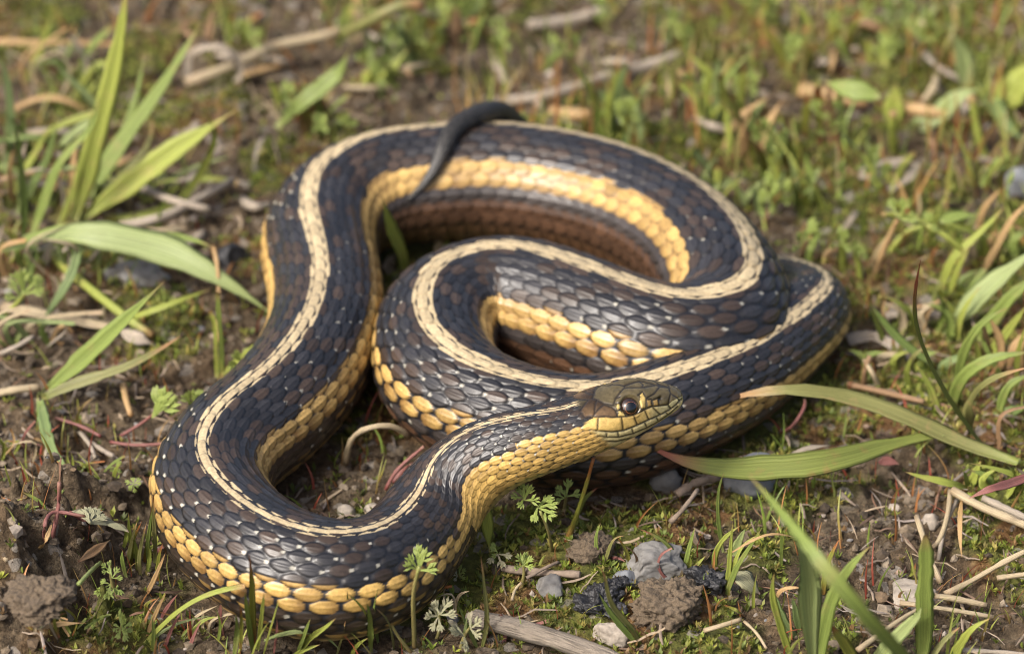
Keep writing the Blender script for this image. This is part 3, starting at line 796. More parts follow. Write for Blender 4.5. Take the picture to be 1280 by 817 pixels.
#PLANTS
# ------------------------------------------------------------------ plant builders
def world_pts(pts, lean=0.0, lift=.0012):
    """photo pixels -> place. (px,py) stands in the upright plane through the base, leaning by `lean`; (px,py,h) is h cm above the ground"""
    out = []
    for k, p in enumerate(pts):
        if len(p) == 3:
            q = G(p[0], p[1], p[2]*CM)
            g = float(Hg(q[0], q[1], False)[0]); q = G(p[0], p[1], p[2]*CM+g)
        elif k == 0:
            q = G(*p); q = G(p[0], p[1], float(Hg(q[0], q[1])[0])-.0006)
        else:
            d = ray(p[0], p[1]); b0 = out[0]
            q = CAMP + d*((b0[1]+lean*(CAMP[2]-b0[2])-CAMP[1])/(d[1]-lean*d[2]))
            g = float(Hg(q[0], q[1], False)[0])
            if q[2] < g+lift: q = G(p[0], p[1], g+lift)
        out.append(q)
    return np.array(out)
def resample(P, K):
    if len(P) == 2: return P[0]+(P[1]-P[0])*np.linspace(0, 1, K)[:, None]
    c = np.concatenate([[0], np.cumsum(np.linalg.norm(np.diff(P, axis=0), axis=1)**.6)])
    return spline(c, P, np.linspace(0, c[-1], K))
PROF = {'blade': lambda t: (.55+.45*smooth(0, .25, t))*np.clip(1-t**3.2, .02, 1),
        'lance': lambda t: (.30+.70*smooth(0, .45, t))*np.clip(1-smooth(.55, 1.0, t)*.97, .03, 1),
        'strap': lambda t: .8+.2*np.sin(t*9)*.3 + 0*t,
        'cut': lambda t: np.where(t < .56, 1.0, np.where(t < .58, .95, .86))*np.clip(1-smooth(.86, 1.0, t)*.7, .1, 1)*(.55+.45*smooth(0, .2, t)),
        'taper': lambda t: np.clip(1-.75*t, .1, 1),
        'oval': lambda t: np.clip(np.sin(np.clip(t*.97+.03, 0, 1)**.8*math.pi), .06, 1)}
def ribbon(P, W, prof='blade', fold=.22, thick=.07, twist=0.0, spin=0.0, K=18, curl=0.0):
    P = resample(P, K); t = np.linspace(0, 1, K)
    T = np.gradient(P, axis=0); T /= np.maximum(np.linalg.norm(T, axis=1)[:, None], 1e-9)
    tc = CAMP-P.mean(0); tc /= np.linalg.norm(tc)
    N0 = tc*.62+np.array((0, 0, .5)); N0 /= np.linalg.norm(N0)
    S_ = np.cross(T, N0); S_ /= np.maximum(np.linalg.norm(S_, axis=1)[:, None], 1e-6)
    Nr = np.cross(S_, T)
    a = spin + twist*(t-.3)
    S2 = S_*np.cos(a)[:, None]+Nr*np.sin(a)[:, None]; N2_ = Nr*np.cos(a)[:, None]-S_*np.sin(a)[:, None]
    jn_ = np.random.default_rng(rnd.randrange(10**6))
    w = W*.5*PROF[prof](t)*(1+.07*jn_.normal(0, 1, K)*(t > .05))
    P = P + (S2*(.05*W*np.cumsum(jn_.normal(0, .5, K)))[:, None])*(t*(1-t)*2)[:, None]
    sec = [(-1, .0, 0), (-.5, -.6, .25), (0, -1, .5), (.5, -.6, .75), (1, 0, 1), (.45, -.6, .75), (0, -1, .5), (-.45, -.6, .25)]
    V, uv = [], []
    for i, (x, y, u) in enumerate(sec):
        th_ = -thick*W*.5 if i > 4 else 0
        V.append(P + S2*(w*x)[:, None] + N2_*((w*fold*2*(y+.5)) + th_*PROF[prof](t))[:, None])
        uv.append(np.stack([np.full(K, u), t], 1))
    V = np.stack(V, 1); uv = np.stack(uv, 1); n = len(sec)
    i_ = np.arange(K-1)[:, None]*n; j_ = np.arange(n)[None]; j1 = (j_+1) % n
    q = np.stack([i_+j_, i_+j1, i_+n+j1, i_+n+j_], -1).reshape(-1, 4)
    q = np.concatenate([q, [[0, 1, 2, 7], [2, 3, 4, 5]], (K-1)*n+np.array([[7, 2, 1, 0], [5, 4, 3, 2]])])
    return V.reshape(-1, 3), q, uv.reshape(-1, 2)
def tube(P, W, K=14, n=6, taper=.35, bumpy=.12, seed=0):
    P = resample(P, K); t = np.linspace(0, 1, K); r_ = np.random.default_rng(seed)
    T = np.gradient(P, axis=0); T /= np.maximum(np.linalg.norm(T, axis=1)[:, None], 1e-9)
    S_ = np.cross(T, np.array((.13, .2, 1.0))); S_ /= np.maximum(np.linalg.norm(S_, axis=1)[:, None], 1e-6); B = np.cross(S_, T)
    rr = W*.5*(1-taper*t)*(1+bumpy*r_.normal(0, 1, K))
    f = np.arange(n)*2*np.pi/n
    V = P[:, None] + (S_[:, None]*np.cos(f)[None, :, None]+B[:, None]*np.sin(f)[None, :, None])*(rr[:, None]*(1+bumpy*r_.normal(0, .6, (1, n))))[..., None]
    uv = np.stack([np.repeat((np.abs(np.arange(n)/n*2-1))[None], K, 0), np.repeat(t[:, None], n, 1)], -1)
    i_ = np.arange(K-1)[:, None]*n; j_ = np.arange(n)[None]; j1 = (j_+1) % n
    q = np.stack([i_+j_, i_+j1, i_+n+j1, i_+n+j_], -1).reshape(-1, 4)
    V = V.reshape(-1, 3); uv = uv.reshape(-1, 2)
    c0, c1 = len(V), len(V)+1
    V = np.concatenate([V, [P[0]], [P[-1]]]); uv = np.concatenate([uv, [[.5, 0], [.5, 1]]])
    jj = np.arange(n); jn = (jj+1) % n
    tr = np.concatenate([np.stack([jn, jj, np.full(n, c0)], 1), np.stack([(K-1)*n+jj, (K-1)*n+jn, np.full(n, c1)], 1)])
    return V, q, uv, tr
def joinm(lst):
    V, Q, U = [], [], []; k = 0
    for v, q, u in lst: V.append(v); Q.append(q+k); U.append(u); k += len(v)
    return np.concatenate(V), np.concatenate(Q), np.concatenate(U)
def lobed(P, size, nrm, direc, mat_lobes=3, seed=0, droop=.25, spread=1.9):
    """a deeply cut palmate leaf: main lobes, each split into narrow lobules"""
    r_ = np.random.default_rng(seed)
    d = direc/np.linalg.norm(direc); n_ = nrm-d*(nrm @ d); n_ /= np.linalg.norm(n_); s = np.cross(n_, d)
    out = []
    for k in range(mat_lobes):
        a = (k/(mat_lobes-1)-.5)*spread if mat_lobes > 1 else 0
        a += r_.normal(0, .08)
        dl = d*math.cos(a)+s*math.sin(a); sl = s*math.cos(a)-d*math.sin(a)
        L0 = size*(1-.18*abs(a))*r_.uniform(.9, 1.1)
        for q_, (st_, an, ln) in enumerate(((.0, 0, 1.0), (.42, .62, .50), (.42, -.62, .50), (.62, .42, .36), (.62, -.42, .36))):
            an += r_.normal(0, .1)
            dd = dl*math.cos(an)+sl*math.sin(an)
            p0 = P+dl*L0*st_ - n_*droop*size*st_*st_; p2 = p0+dd*L0*ln*(1 if st_ else 1.0) - n_*droop*size*.55*ln
            p1 = (p0+p2)/2+n_*size*.04
            V = ribbon(np.array([p0, p1, p2]), size*(.15 if q_ == 0 else .14), 'lance', .12, .10, K=6)
            out.append(V)
    return joinm(out)
def mk(name, v, q, u, tr=None): return mesh_np(name, v, q, tr, None, u)
def auto_spin(): return rnd.uniform(-.35, .35)
def plant(name, label, cat, specs, group=None):
    """specs: (part name, kind, material, width px, pts, options)"""
    first = world_pts(specs[0][4][:1])[0]
    root = thing(name, Vector(first), label, cat, group)
    for sp_ in specs:
        pn, kind, mat, wpx, pts, *op = sp_; op = op[0] if op else {}
        P = world_pts(pts, op.get('lean', rnd.uniform(-.25, .25)))
        W = wpx*pxsize(P.mean(0))
        if kind == 'tube':
            v, q, u, tr = tube(P, W, K=op.get('K', 14), taper=op.get('taper', .3), bumpy=op.get('bumpy', .06), seed=rnd.randrange(999))
            part(pn, mk(pn, v, q, u, tr), M[mat], root)
        elif kind == 'lobed':
            # pts: foot of the leaf, tip of the leaf
            d = P[1]-P[0]; size = np.linalg.norm(d)
            tc = CAMP-P[0]; tc /= np.linalg.norm(tc)
            nrm = tc*op.get('face', .5)+np.array((0, 0, 1))*.6
            v, q, u = lobed(P[0], size*.82, nrm, d, op.get('lobes', 3), rnd.randrange(999), op.get('droop', .2), op.get('spread', 2.0))
            part(pn, mk(pn, v, q, u), M[mat], root)
        else:
            v, q, u = ribbon(P, W, kind, op.get('fold', .2), op.get('thick', .06), op.get('twist', rnd.uniform(-.5, .5)), op.get('spin', auto_spin()), op.get('K', 18))
            part(pn, mk(pn, v, q, u), M[mat], root)
    return root
def straw(label, mat, wpx, pts, name='dry_straw', cat='straw', kind='tube', group=None, **op):
    P = world_pts([(*p, .12) if len(p) == 2 else p for p in pts])
    W = wpx*pxsize(P.mean(0))
    if kind == 'tube': v, q, u, tr = tube(P, W, K=op.get('K', 12), n=7, taper=op.get('taper', .15), bumpy=op.get('bumpy', .08), seed=rnd.randrange(999))
    else: (v, q, u), tr = ribbon(P, W, kind, op.get('fold', .2), .08, op.get('twist', .3), op.get('spin', auto_spin())), None
    c_ = v.mean(0); c_[2] = v[:, 2].min()
    o = bpy.data.objects.new(name, mk(name, v-c_, q, u, tr)); o.data.materials.append(M[mat]); o.location = c_
    return tag(link(o), label, cat, group)
def dome(p):
    d = mnoise.voronoi(p)[0][0]; return math.sqrt(max(0.0, .55-d))-.35
def rock(name, label, cat, mat, px, py, wpx, hpx, depth=1.0, seed=0, rough=.25, sub=4, flat=.0, sink=.3, facet=0, fine=0.0, parent=None):
    import bmesh
    bm = bmesh.new(); bmesh.ops.create_icosphere(bm, subdivisions=sub, radius=1)
    g = G(px, py); z0 = float(Hg(g[0], g[1], False)[0]); p0 = G(px, py, z0); ps = pxsize(p0)
    sx_, sz_ = wpx*.5*ps, hpx*.5*ps*1.15
    r_ = random.Random(seed); off = Vector((r_.random()*50, r_.random()*50, r_.random()*50))
    planes = [(Vector((r_.gauss(0, 1), r_.gauss(0, 1), r_.gauss(0, .8))).normalized(), r_.uniform(.55, .85)) for _ in range(facet)]
    for v in bm.verts:
        c0 = v.co.copy()
        for n_, d_ in planes:
            k_ = v.co.dot(n_)-d_
            if k_ > 0: v.co -= n_*k_*.92
        v.co *= 1 + rough*(mnoise.fractal(c0*1.4+off, .8, 2.0, 4)) + (fine*(.9*dome(c0*3.2+off) + .55*dome(c0*6.5+off*2) + .22*dome(c0*11+off*3)) if fine else 0)
    rz = r_.uniform(-.5, .5)
    for v in bm.verts:
        x, y, z = v.co
        v.co = (x*sx_, y*sx_*depth, z*sz_)
    me = bpy.data.meshes.new(name); bm.to_mesh(me); bm.free()
    me.polygons.foreach_set('use_smooth', [facet == 0 or fine > 0]*len(me.polygons))
    if facet and not fine: me.polygons.foreach_set('use_smooth', [True]*len(me.polygons))
    me.materials.append(M[mat])
    o = bpy.data.objects.new(name, me); o.location = Vector(p0)+Vector((0, 0, sz_*(1-2*sink))); o.rotation_euler = (0, 0, rz)
    return tag(link(o, parent), label, cat)

# ------------------------------------------------------------------ big grass plants, left
plant('grass_plant', 'large pale green grass plant with wide arching leaves left of the snake', 'grass', [
 ('blade', 'blade', 'bright', 27, [(92,278),(112,205),(133,125),(150,45),(160,-25)], dict(lean=.15, twist=.9, spin=-.2)),
 ('blade', 'lance', 'bright', 33, [(97,276),(150,238),(215,190),(298,136)], dict(lean=.0, twist=.3, fold=.3)),
 ('blade', 'blade', 'green', 24, [(104,255),(145,190),(195,120),(252,28)], dict(lean=.35)),
 ('blade', 'blade', 'bright', 13, [(105,272),(175,270),(225,250),(258,205),(268,168),(252,128)], dict(lean=-.1)),
 ('blade', 'lance', 'pale', 42, [(28,300,.5),(95,290,1.1),(190,305,1.3),(275,345,1.0),(348,398,.4)], dict(twist=.25, spin=-.1, fold=.10)),
 ('blade', 'blade', 'green', 15, [(110,300),(170,296,1.0),(225,297,1.2),(266,309,1.3)], dict(fold=.15)),
 ('dead_tip', 'strap', 'tan', 6, [(266,308,1.3),(271,330,1.2),(273,385,.5),(271,430,.15)], dict(fold=.1)),
 ('stem', 'tube', 'bright', 12, [(62,318),(105,355,.6),(160,398,.4),(190,420,.2)], dict(taper=.1)),
 ('blade', 'blade', 'blue', 13, [(99,300,.9),(90,340,.7),(72,372,.5),(52,402,.2)], dict()),
 ('blade', 'blade', 'bright', 9, [(150,402,.2),(190,388,.5),(228,374,.7),(264,361,.8)], dict()),
 ('blade', 'blade', 'green', 11, [(110,262),(128,215),(160,150),(182,60)], dict(lean=.5)),
 ('blade', 'blade', 'olive', 9, [(118,270),(140,232),(185,180),(190,140)], dict(lean=.4))])
plant('grass_plant', 'upright deep green grass shoots beside a dry stalk left of the large pale grass', 'grass', [
 ('blade', 'blade', 'deep', 10, [(28,312),(30,250),(24,190),(18,150)], dict(lean=.1)),
 ('blade', 'blade', 'green', 14, [(38,300),(60,240),(78,200),(112,160),(124,120)], dict(lean=.2)),
 ('blade', 'blade', 'pale', 14, [(70,190),(95,165),(120,140),(100,110),(66,78)], dict(lean=.1)),
 ('blade', 'blade', 'deep', 11, [(20,270),(45,225),(62,190),(70,150)], dict(lean=.3)),
 ('blade', 'blade', 'bright', 10, [(14,250),(30,215),(48,185),(60,160)], dict(lean=.2)),
 ('blade', 'blade', 'blue', 12, [(8,230),(14,160),(6,90),(-4,70)], dict(lean=.3)),
 ('blade', 'blade', 'bright', 11, [(30,110),(44,80),(55,50),(66,18)], dict(lean=.1)),
 ('blade', 'blade', 'tan', 9, [(110,140),(75,124),(40,126),(10,142),(-15,165)], dict(lean=0))])
plant('grass_plant', 'small three-leaved grass plant with a striped broad leaf on bare soil', 'grass', [
 ('blade', 'lance', 'green', 25, [(46,497),(85,466),(135,420),(205,352)], dict(lean=.0, fold=.35, twist=.2)),
 ('blade', 'blade', 'olive', 15, [(52,498,.3),(100,478,.6),(160,458,.9),(226,420,1.3)], dict(fold=.3)),
 ('blade', 'blade', 'blue', 16, [(50,500,.4),(58,535,.5),(72,572,.4),(102,604,.15)], dict(fold=.2)),
 ('root_straw', 'tube', 'greystraw', 7, [(48,500,.1),(58,545,.15),(55,600,.1)], dict())])
plant('grass_shoot', 'pair of slim upright green shoots beside the dry leaf tip', 'grass', [
 ('blade', 'strap', 'bright', 7, [(272,472),(270,440),(268,405),(262,388)], dict()),
 ('blade', 'strap', 'green', 8, [(276,471),(277,440),(274,400),(272,365)], dict()),
 ('blade', 'blade', 'bright', 8, [(276,470),(300,448),(330,425),(362,405)], dict(lean=-.2))])
for k, (x, y, h) in enumerate([(55, 262, 95), (20, 215, 80), (110, 340, 60), (160, 262, 60), (30, 430, 45), (75, 120, 80), (215, 250, 50), (10, 340, 60)]):
    wh = ['among the upright deep green shoots', 'at the edge beside the upright deep green shoots', 'under the wide arching leaf', 'right of the large pale grass', 'above the three-leaved grass plant', 'under the level pale leaf strip',
          'where the two grey straws cross', 'beside the feathery yellow-green seedling'][k]
    plant('grass_tuft', f'thin tangled green and dry grass {wh}', 'grass', [('blade', rnd.choice(['blade', 'strap']), rnd.choice(['bright', 'green', 'pale', 'straw', 'greystraw', 'deep', 'tan']), rnd.uniform(4, 10),
      [(x+(q-5)*8+rnd.gauss(0, 4), y+rnd.gauss(0, 7)), (x+(q-5)*10+rnd.gauss(0, 12), y-h*.5), (x+(q-5)*10+rnd.gauss(0, 38), y-h*rnd.uniform(.3, 1.1))], dict(lean=rnd.uniform(-.4, .3), K=10)) for q in range(11)])
for k, (x, y, h) in enumerate([(28, 575, 45), (112, 600, 34), (24, 655, 40), (70, 790, 36), (250, 792, 34), (225, 700, 30), (545, 760, 36), (640, 800, 30)]):
    wh = ['below the three-leaved grass plant', 'under the pink flat stalk', 'left of the purple shoot', 'on the soil below the crumbly clod', 'right of the bowed yellow-green blade', 'pressed against the outside of the front coil',
          'between the downy seedlings', 'behind the weathered stick'][k]
    plant('grass_tuft', f'sparse short grass sprouts {wh}', 'grass', [('blade', rnd.choice(['blade', 'strap']), rnd.choice(['bright', 'green', 'rust', 'straw', 'tan', 'purple', 'bright']), rnd.uniform(3.5, 6),
      [(x+(q-4)*7+rnd.gauss(0, 5), y+rnd.gauss(0, 6)), (x+(q-4)*7+rnd.gauss(0, 8), y-h*.5), (x+(q-4)*7+rnd.gauss(0, 20), y-h*rnd.uniform(.3, 1.1))], dict(lean=rnd.uniform(-.3, .3), K=8)) for q in range(9)])
# ------------------------------------------------------------------ big grass plant, right
plant('grass_plant', 'olive grass plant with long purplish leaves reaching towards the snake head', 'grass', [
 ('blade', 'blade', 'olive', 24, [(1272,578,.3),(1200,552,.7),(1130,520,1.2),(1060,496,1.5),(975,487,1.6),(890,503,1.2)], dict(fold=.25, twist=.5)),
 ('blade', 'lance', 'redtip', 34, [(1180,540,.8),(1110,556,.9),(1030,576,.9),(940,585,.7),(860,577,.9),(790,546,1.3)], dict(fold=.15, spin=.1)),
 ('blade', 'blade', 'redtip', 12, [(1232,562),(1190,505),(1160,450),(1143,390),(1151,324)], dict(lean=-.35)),
 ('blade', 'blade', 'green', 18, [(1190,510),(1205,470),(1240,448),(1290,440)], dict(lean=-.3)),
 ('blade', 'blade', 'olive', 17, [(1212,540),(1215,500),(1240,474),(1290,458)], dict(lean=-.5)),
 ('blade', 'blade', 'green', 13, [(1195,488),(1206,440),(1228,405),(1258,385)], dict(lean=-.1)),
 ('blade', 'blade', 'bright', 14, [(1230,455),(1255,420),(1285,380)], dict(lean=0)),
 ('blade', 'blade', 'deep', 13, [(1165,455,.3),(1120,420,.8),(1090,382,1.4)], dict()),
 ('blade', 'blade', 'bright', 9, [(1138,490),(1134,465),(1140,445)], dict()),
 ('blade', 'blade', 'bright', 10, [(1175,520),(1160,480),(1145,455)], dict()),
 ('blade', 'blade', 'green', 12, [(1248,520),(1262,480),(1290,468)], dict()),
 ('blade', 'blade', 'deep', 16, [(1240,520),(1262,515),(1290,505)], dict()),
 ('dead_leaf', 'strap', 'brownst', 8, [(1232,585),(1248,560),(1252,520),(1290,508)], dict()),
 ('blade', 'blade', 'blue', 16, [(1190,470),(1180,460),(1215,440)], dict())])
plant('grass_plant', 'broad smooth grey-green grass leaves rising behind the olive grass plant', 'grass', [
 ('blade', 'lance', 'pale', 30, [(1178,425),(1210,385),(1250,348),(1310,300)], dict(lean=.1)),
 ('blade', 'blade', 'green', 20, [(1215,430),(1240,400),(1265,370),(1310,340)], dict(lean=-.1)),
 ('blade', 'blade', 'redtip', 9, [(1225,425),(1240,402),(1262,382)], dict()),
 ('blade', 'blade', 'bright', 12, [(1110,440),(1098,410),(1086,380)], dict(lean=-.1)),
 ('blade', 'blade', 'tan', 6, [(1118,420),(1104,395),(1107,372)], dict()),
 ('blade', 'blade', 'bright', 9, [(1205,415),(1192,390),(1180,372)], dict())])
plant('grass_shoot', 'stubby three-pronged green grass shoot on soil beside the long dry straw', 'grass', [
 ('blade', 'blade', 'bright', 11, [(1212,612),(1190,604,.5),(1160,597,.7),(1130,589,.8)], dict(lean=0)),
 ('blade', 'blade', 'bright', 12, [(1212,612),(1218,597),(1226,575)], dict()),
 ('blade', 'blade', 'green', 7, [(1210,611),(1207,597),(1204,588)], dict())])
plant('grass_leaf', 'single dark purplish leaf tip poking in over dry straw', 'leaf', [
 ('blade', 'blade', 'purple', 13, [(1300,590,1.2),(1262,604,1.4),(1235,612,1.5),(1210,623,1.4)], dict())])
for k, (x, y, h) in enumerate([(1262, 470, 70), (1160, 420, 60), (1245, 330, 60), (1120, 470, 45), (1275, 620, 40)]):
    wh = ['under the arching leaves of the olive grass plant', 'between tail end and olive grass plant', 'beyond the broad grey-green leaves', 'close to the belly of the tail end', 'beside the thick pale dry straw'][k]
    plant('grass_tuft', f'mixed green and straw tuft {wh}', 'grass', [('blade', 'blade', rnd.choice(['bright', 'green', 'olive', 'straw', 'tan', 'bright']), rnd.uniform(7, 14),
      [(x+(q-4)*9, y+rnd.gauss(0, 5)), (x+(q-4)*9+rnd.gauss(0, 8), y-h*.5), (x+(q-4)*9+rnd.gauss(0, 26), y-h*rnd.uniform(.6, 1.1))], dict(lean=rnd.uniform(-.3, .3), K=10)) for q in range(9)])
# ------------------------------------------------------------------ foreground right
plant('grass_plant', 'bluish green grass plant with upright leaves rising from mossy soil', 'grass', [
 ('blade', 'lance', 'pale', 31, [(1018,842),(1014,790),(1012,740),(1006,690),(985,650),(972,636)], dict(lean=-.1, fold=.3)),
 ('blade', 'blade', 'green', 20, [(1022,835),(1035,770),(1058,715),(1088,682)], dict(lean=.1, fold=.3)),
 ('blade', 'blade', 'bright', 11, [(990,825),(975,780),(966,740),(968,715)], dict(lean=0)),
 ('blade', 'blade', 'blue', 12, [(998,800),(980,775),(970,750),(965,738)], dict(lean=.2)),
 ('blade', 'blade', 'rust', 17, [(1075,835),(1052,800),(1035,778)], dict(lean=0)),
 ('blade', 'blade', 'pale', 19, [(1090,835),(1115,800),(1145,770),(1152,758)], dict(lean=0)),
 ('blade', 'blade', 'blue', 10, [(1000,790),(995,765),(990,745)], dict()),
 ('blade', 'blade', 'tan', 9, [(970,748,.6),(980,736,.9),(1003,734,1.0)], dict())])
plant('grass_leaf', 'long green grass leaf arching high over the mossy soil, tip pointing at the snake', 'leaf', [
 ('blade', 'blade', 'green', 21, [(1160,850,2.6),(1090,780,4.4),(1035,715,5.2),(985,652,5.6),(935,592,5.6)], dict(fold=.3))])
plant('grass_leaf', 'striped flat leaf with a bitten notch standing upright between dry straws', 'leaf', [
 ('blade', 'cut', 'green', 23, [(1152,835),(1156,780),(1157,735),(1158,705),(1157,668)], dict(lean=0, fold=.08, spin=0, twist=0, K=30))])
plant('grass_shoot', 'slim green grass blade curving right beside the notched leaf', 'grass', [
 ('blade', 'blade', 'bright', 13, [(1185,835),(1200,805),(1215,785),(1238,772)], dict()),
 ('blade', 'blade', 'olive', 9, [(1160,830),(1180,800),(1200,783)], dict()),
 ('blade', 'blade', 'green', 5, [(1188,785),(1196,775),(1203,757)], dict())])
plant('grass_shoot', 'little green and tan shoots standing behind the bluish grass plant', 'grass', [
 ('blade', 'blade', 'bright', 8, [(1022,738),(1018,715),(1020,700)], dict()),
 ('blade', 'blade', 'rust', 8, [(1028,752),(1032,715),(1040,690),(1050,672)], dict()),
 ('blade', 'blade', 'green', 5, [(976,718),(977,690),(977,655)], dict())])
plant('grass_shoot', 'tiny forked sprout with a red base alone on mossy soil', 'sprout', [
 ('blade', 'blade', 'bright', 5, [(1131,722),(1140,715),(1138,690)], dict()), ('blade', 'blade', 'rust', 5, [(1131,722),(1142,716),(1144,703)], dict()),
 ('blade', 'blade', 'purple', 5, [(1131,720),(1131,705)], dict())])
# ------------------------------------------------------------------ tufts in front of the head
plant('grass_tuft', 'bright green tuft of fine upright blades behind the black crust', 'grass', [
 ('blade', 'blade', 'bright', 7, [(908,752),(915,715),(930,680),(948,668)], dict()),
 ('blade', 'blade', 'bright', 7, [(908,752),(912,700),(916,651)], dict()),
 ('blade', 'blade', 'green', 8, [(906,752),(920,712),(938,683),(952,660)], dict()),
 ('blade', 'blade', 'green', 6, [(904,750),(896,735),(882,712)], dict()),
 ('blade', 'blade', 'bright', 8, [(896,718),(894,695),(906,672),(926,656)], dict()),
 ('blade', 'blade', 'green', 6, [(904,690),(898,650),(899,610),(905,590)], dict()),
 ('blade', 'blade', 'pale', 13, [(910,705),(920,685),(932,660)], dict()),
 ('blade', 'blade', 'tan', 4, [(915,690,1.2),(960,668,1.6),(995,672,1.4)], dict()),
 ('blade', 'blade', 'rust', 6, [(906,756,.2),(920,762,.4),(932,771,.2)], dict())])
plant('grass_tuft', 'small tuft with a red curling blade and short green blades by black crust', 'grass', [
 ('blade', 'blade', 'redtip', 7, [(856,716),(845,695),(828,676),(797,660)], dict()),
 ('blade', 'blade', 'green', 7, [(856,716),(860,690),(869,658)], dict()),
 ('blade', 'blade', 'bright', 7, [(858,716),(862,702),(862,695)], dict()),
 ('blade', 'blade', 'bright', 6, [(860,716),(872,705),(882,694)], dict()),
 ('blade', 'strap', 'purple', 5, [(845,729),(830,720),(823,705),(828,692),(840,685)], dict())])
plant('grass_tuft', 'sparse brownish tuft on grey stone in front of the neck of the snake', 'grass', [
 ('blade', 'blade', 'green', 6, [(752,710),(746,685),(746,668),(751,653)], dict()),
 ('blade', 'blade', 'olive', 6, [(754,708),(762,685),(770,672),(781,669)], dict()),
 ('blade', 'blade', 'rust', 6, [(790,718),(785,695),(778,680),(770,670)], dict()),
 ('blade', 'blade', 'brownst', 4, [(791,717),(796,700),(790,688),(782,682)], dict()),
 ('blade', 'blade', 'purple', 4, [(758,700),(772,697),(782,702)], dict())])
plant('grass_tuft', 'tall thin brown-tipped grass blades rising between clod and stick', 'grass', [
 ('blade', 'blade', 'olive', 8, [(802,808),(785,780),(765,755),(757,725),(751,708)], dict()),
 ('blade', 'blade', 'deep', 9, [(803,810),(782,788),(765,768),(748,740)], dict()),
 ('blade', 'blade', 'green', 7, [(800,808),(790,785),(775,772)], dict())])
plant('dead_leaf', 'small dry striped leaf lying beside the bright green tuft', 'leaf', [
 ('blade', 'oval', 'greyleaf', 26, [(920,715,.5),(933,726,.4),(950,742,.1)], dict(fold=.1))])
plant('grass_shoot', 'reddish curved stalk leaning below the head of the snake', 'stem', [
 ('stem', 'tube', 'rust', 8, [(708,678),(722,640),(733,605),(742,572)], dict(taper=.4)), ('blade', 'blade', 'redtip', 6, [(722,645),(732,622),(747,609)], dict())])
# lobed seedlings: weed with cut leaves
def seedling(label, stem_pts, leaves, mat='lobed', smat='stem', sw=5, name='weed_seedling', group=None, **op):
    specs = [('stem', 'tube', smat, sw, stem_pts, dict(taper=.3, lean=op.get('lean', 0)))]
    for lf in leaves: specs.append(('leaf', 'lobed', lf[2] if len(lf) > 2 else mat, 10, [lf[0], lf[1]] if len(lf[0]) == 3 else [(*lf[0], op.get('h', .8)), (*lf[1], op.get('h', .8)+op.get('rise', .3))], lf[3] if len(lf) > 3 else {}))
    return plant(name, label, 'seedling', specs, group)
seedling('bright lobed weed seedling with two cut leaves under the head of the snake', [(690,690),(684,660,.8),(675,638,1.2)],
         [((672,634,1.2),(705,640,1.25),'lobed',dict(spread=2.6, lobes=4)), ((655,622,1.3),(632,618,1.5),'lobed',dict(spread=2.2)), ((655,625,1.3),(668,600,1.7),'lobed',dict(spread=1.8))])
seedling('shaded lobed weed seedling in the dark gap behind the bright one', [(705,640),(708,618,.6)], [((708,620,.7),(712,592,1.1)), ((706,622,.7),(690,612,.8))])
seedling('little lobed seedling by the square grey stone', [(652,735),(655,715),(654,703)], [((654,706,.9),(645,690,1.2)), ((654,706,.9),(668,692,1.1))])
seedling('tall grey-green seedling with upright narrow stem against the front coil', [(518,812),(517,775),(517,740),(524,708)], [((523,712,1.75),(508,688,2.15),'lobed',dict(spread=1.2)), ((524,712,1.75),(542,682,2.2),'lobed',dict(spread=1.2))], sw=7, lean=-.25)
seedling('downy grey seedling with drooping folded leaves under the front coil', [(545,800),(550,780),(548,765)], [((548,770,.7),(532,792,.5),'greyleaf'), ((550,768,.8),(566,740,1.2),'greyleaf'), ((546,770,.7),(540,748,1.1),'greyleaf')])
seedling('downy purplish seedling with a curved brown stem by the coil', [(515,816),(500,798),(486,770),(485,735)], [((487,752,.9),(494,728,1.3),'greyleaf'), ((488,756,.9),(508,748,1.0),'greyleaf')])
seedling('downy grey seedling leaning against the weathered stick', [(575,812),(580,795),(590,780)], [((588,785,.6),(604,766,1.0),'greyleaf'), ((580,795,.4),(560,785,.7),'greyleaf')])
plant('grass_shoot', 'tall single thin green blade with brown tip standing by the weathered stick', 'grass', [
 ('blade', 'blade', 'olive', 7, [(602,812),(608,780),(606,740),(601,694)], dict(lean=0)), ('blade', 'blade', 'green', 7, [(598,812),(585,785),(572,755)], dict(lean=0)),
 ('blade', 'blade', 'pale', 5, [(578,815),(581,790),(584,770)], dict())])
plant('grass_leaf', 'short wide yellow-green leaf hanging beside the neck of the snake', 'leaf', [
 ('blade', 'lance', 'bright', 17, [(604,622,1.6),(609,650,1.0),(612,690,.2)], dict(fold=.1)), ('blade', 'blade', 'green', 13, [(598,638,1.2),(622,610,1.5),(645,592,1.7)], dict())])
seedling('small pale seedling with rounded lobes right of the neck leaf', [(632,700),(625,690)], [((622,690,.4),(608,682,.6)), ((622,692,.4),(630,712,.3),'greyleaf')])
seedling('tiny bluish lobed seedling between neck and stick', [(575,725),(575,716)], [((574,718,.3),(584,708,.5),'lobed'), ((572,720,.3),(560,716,.4),'greyleaf')])
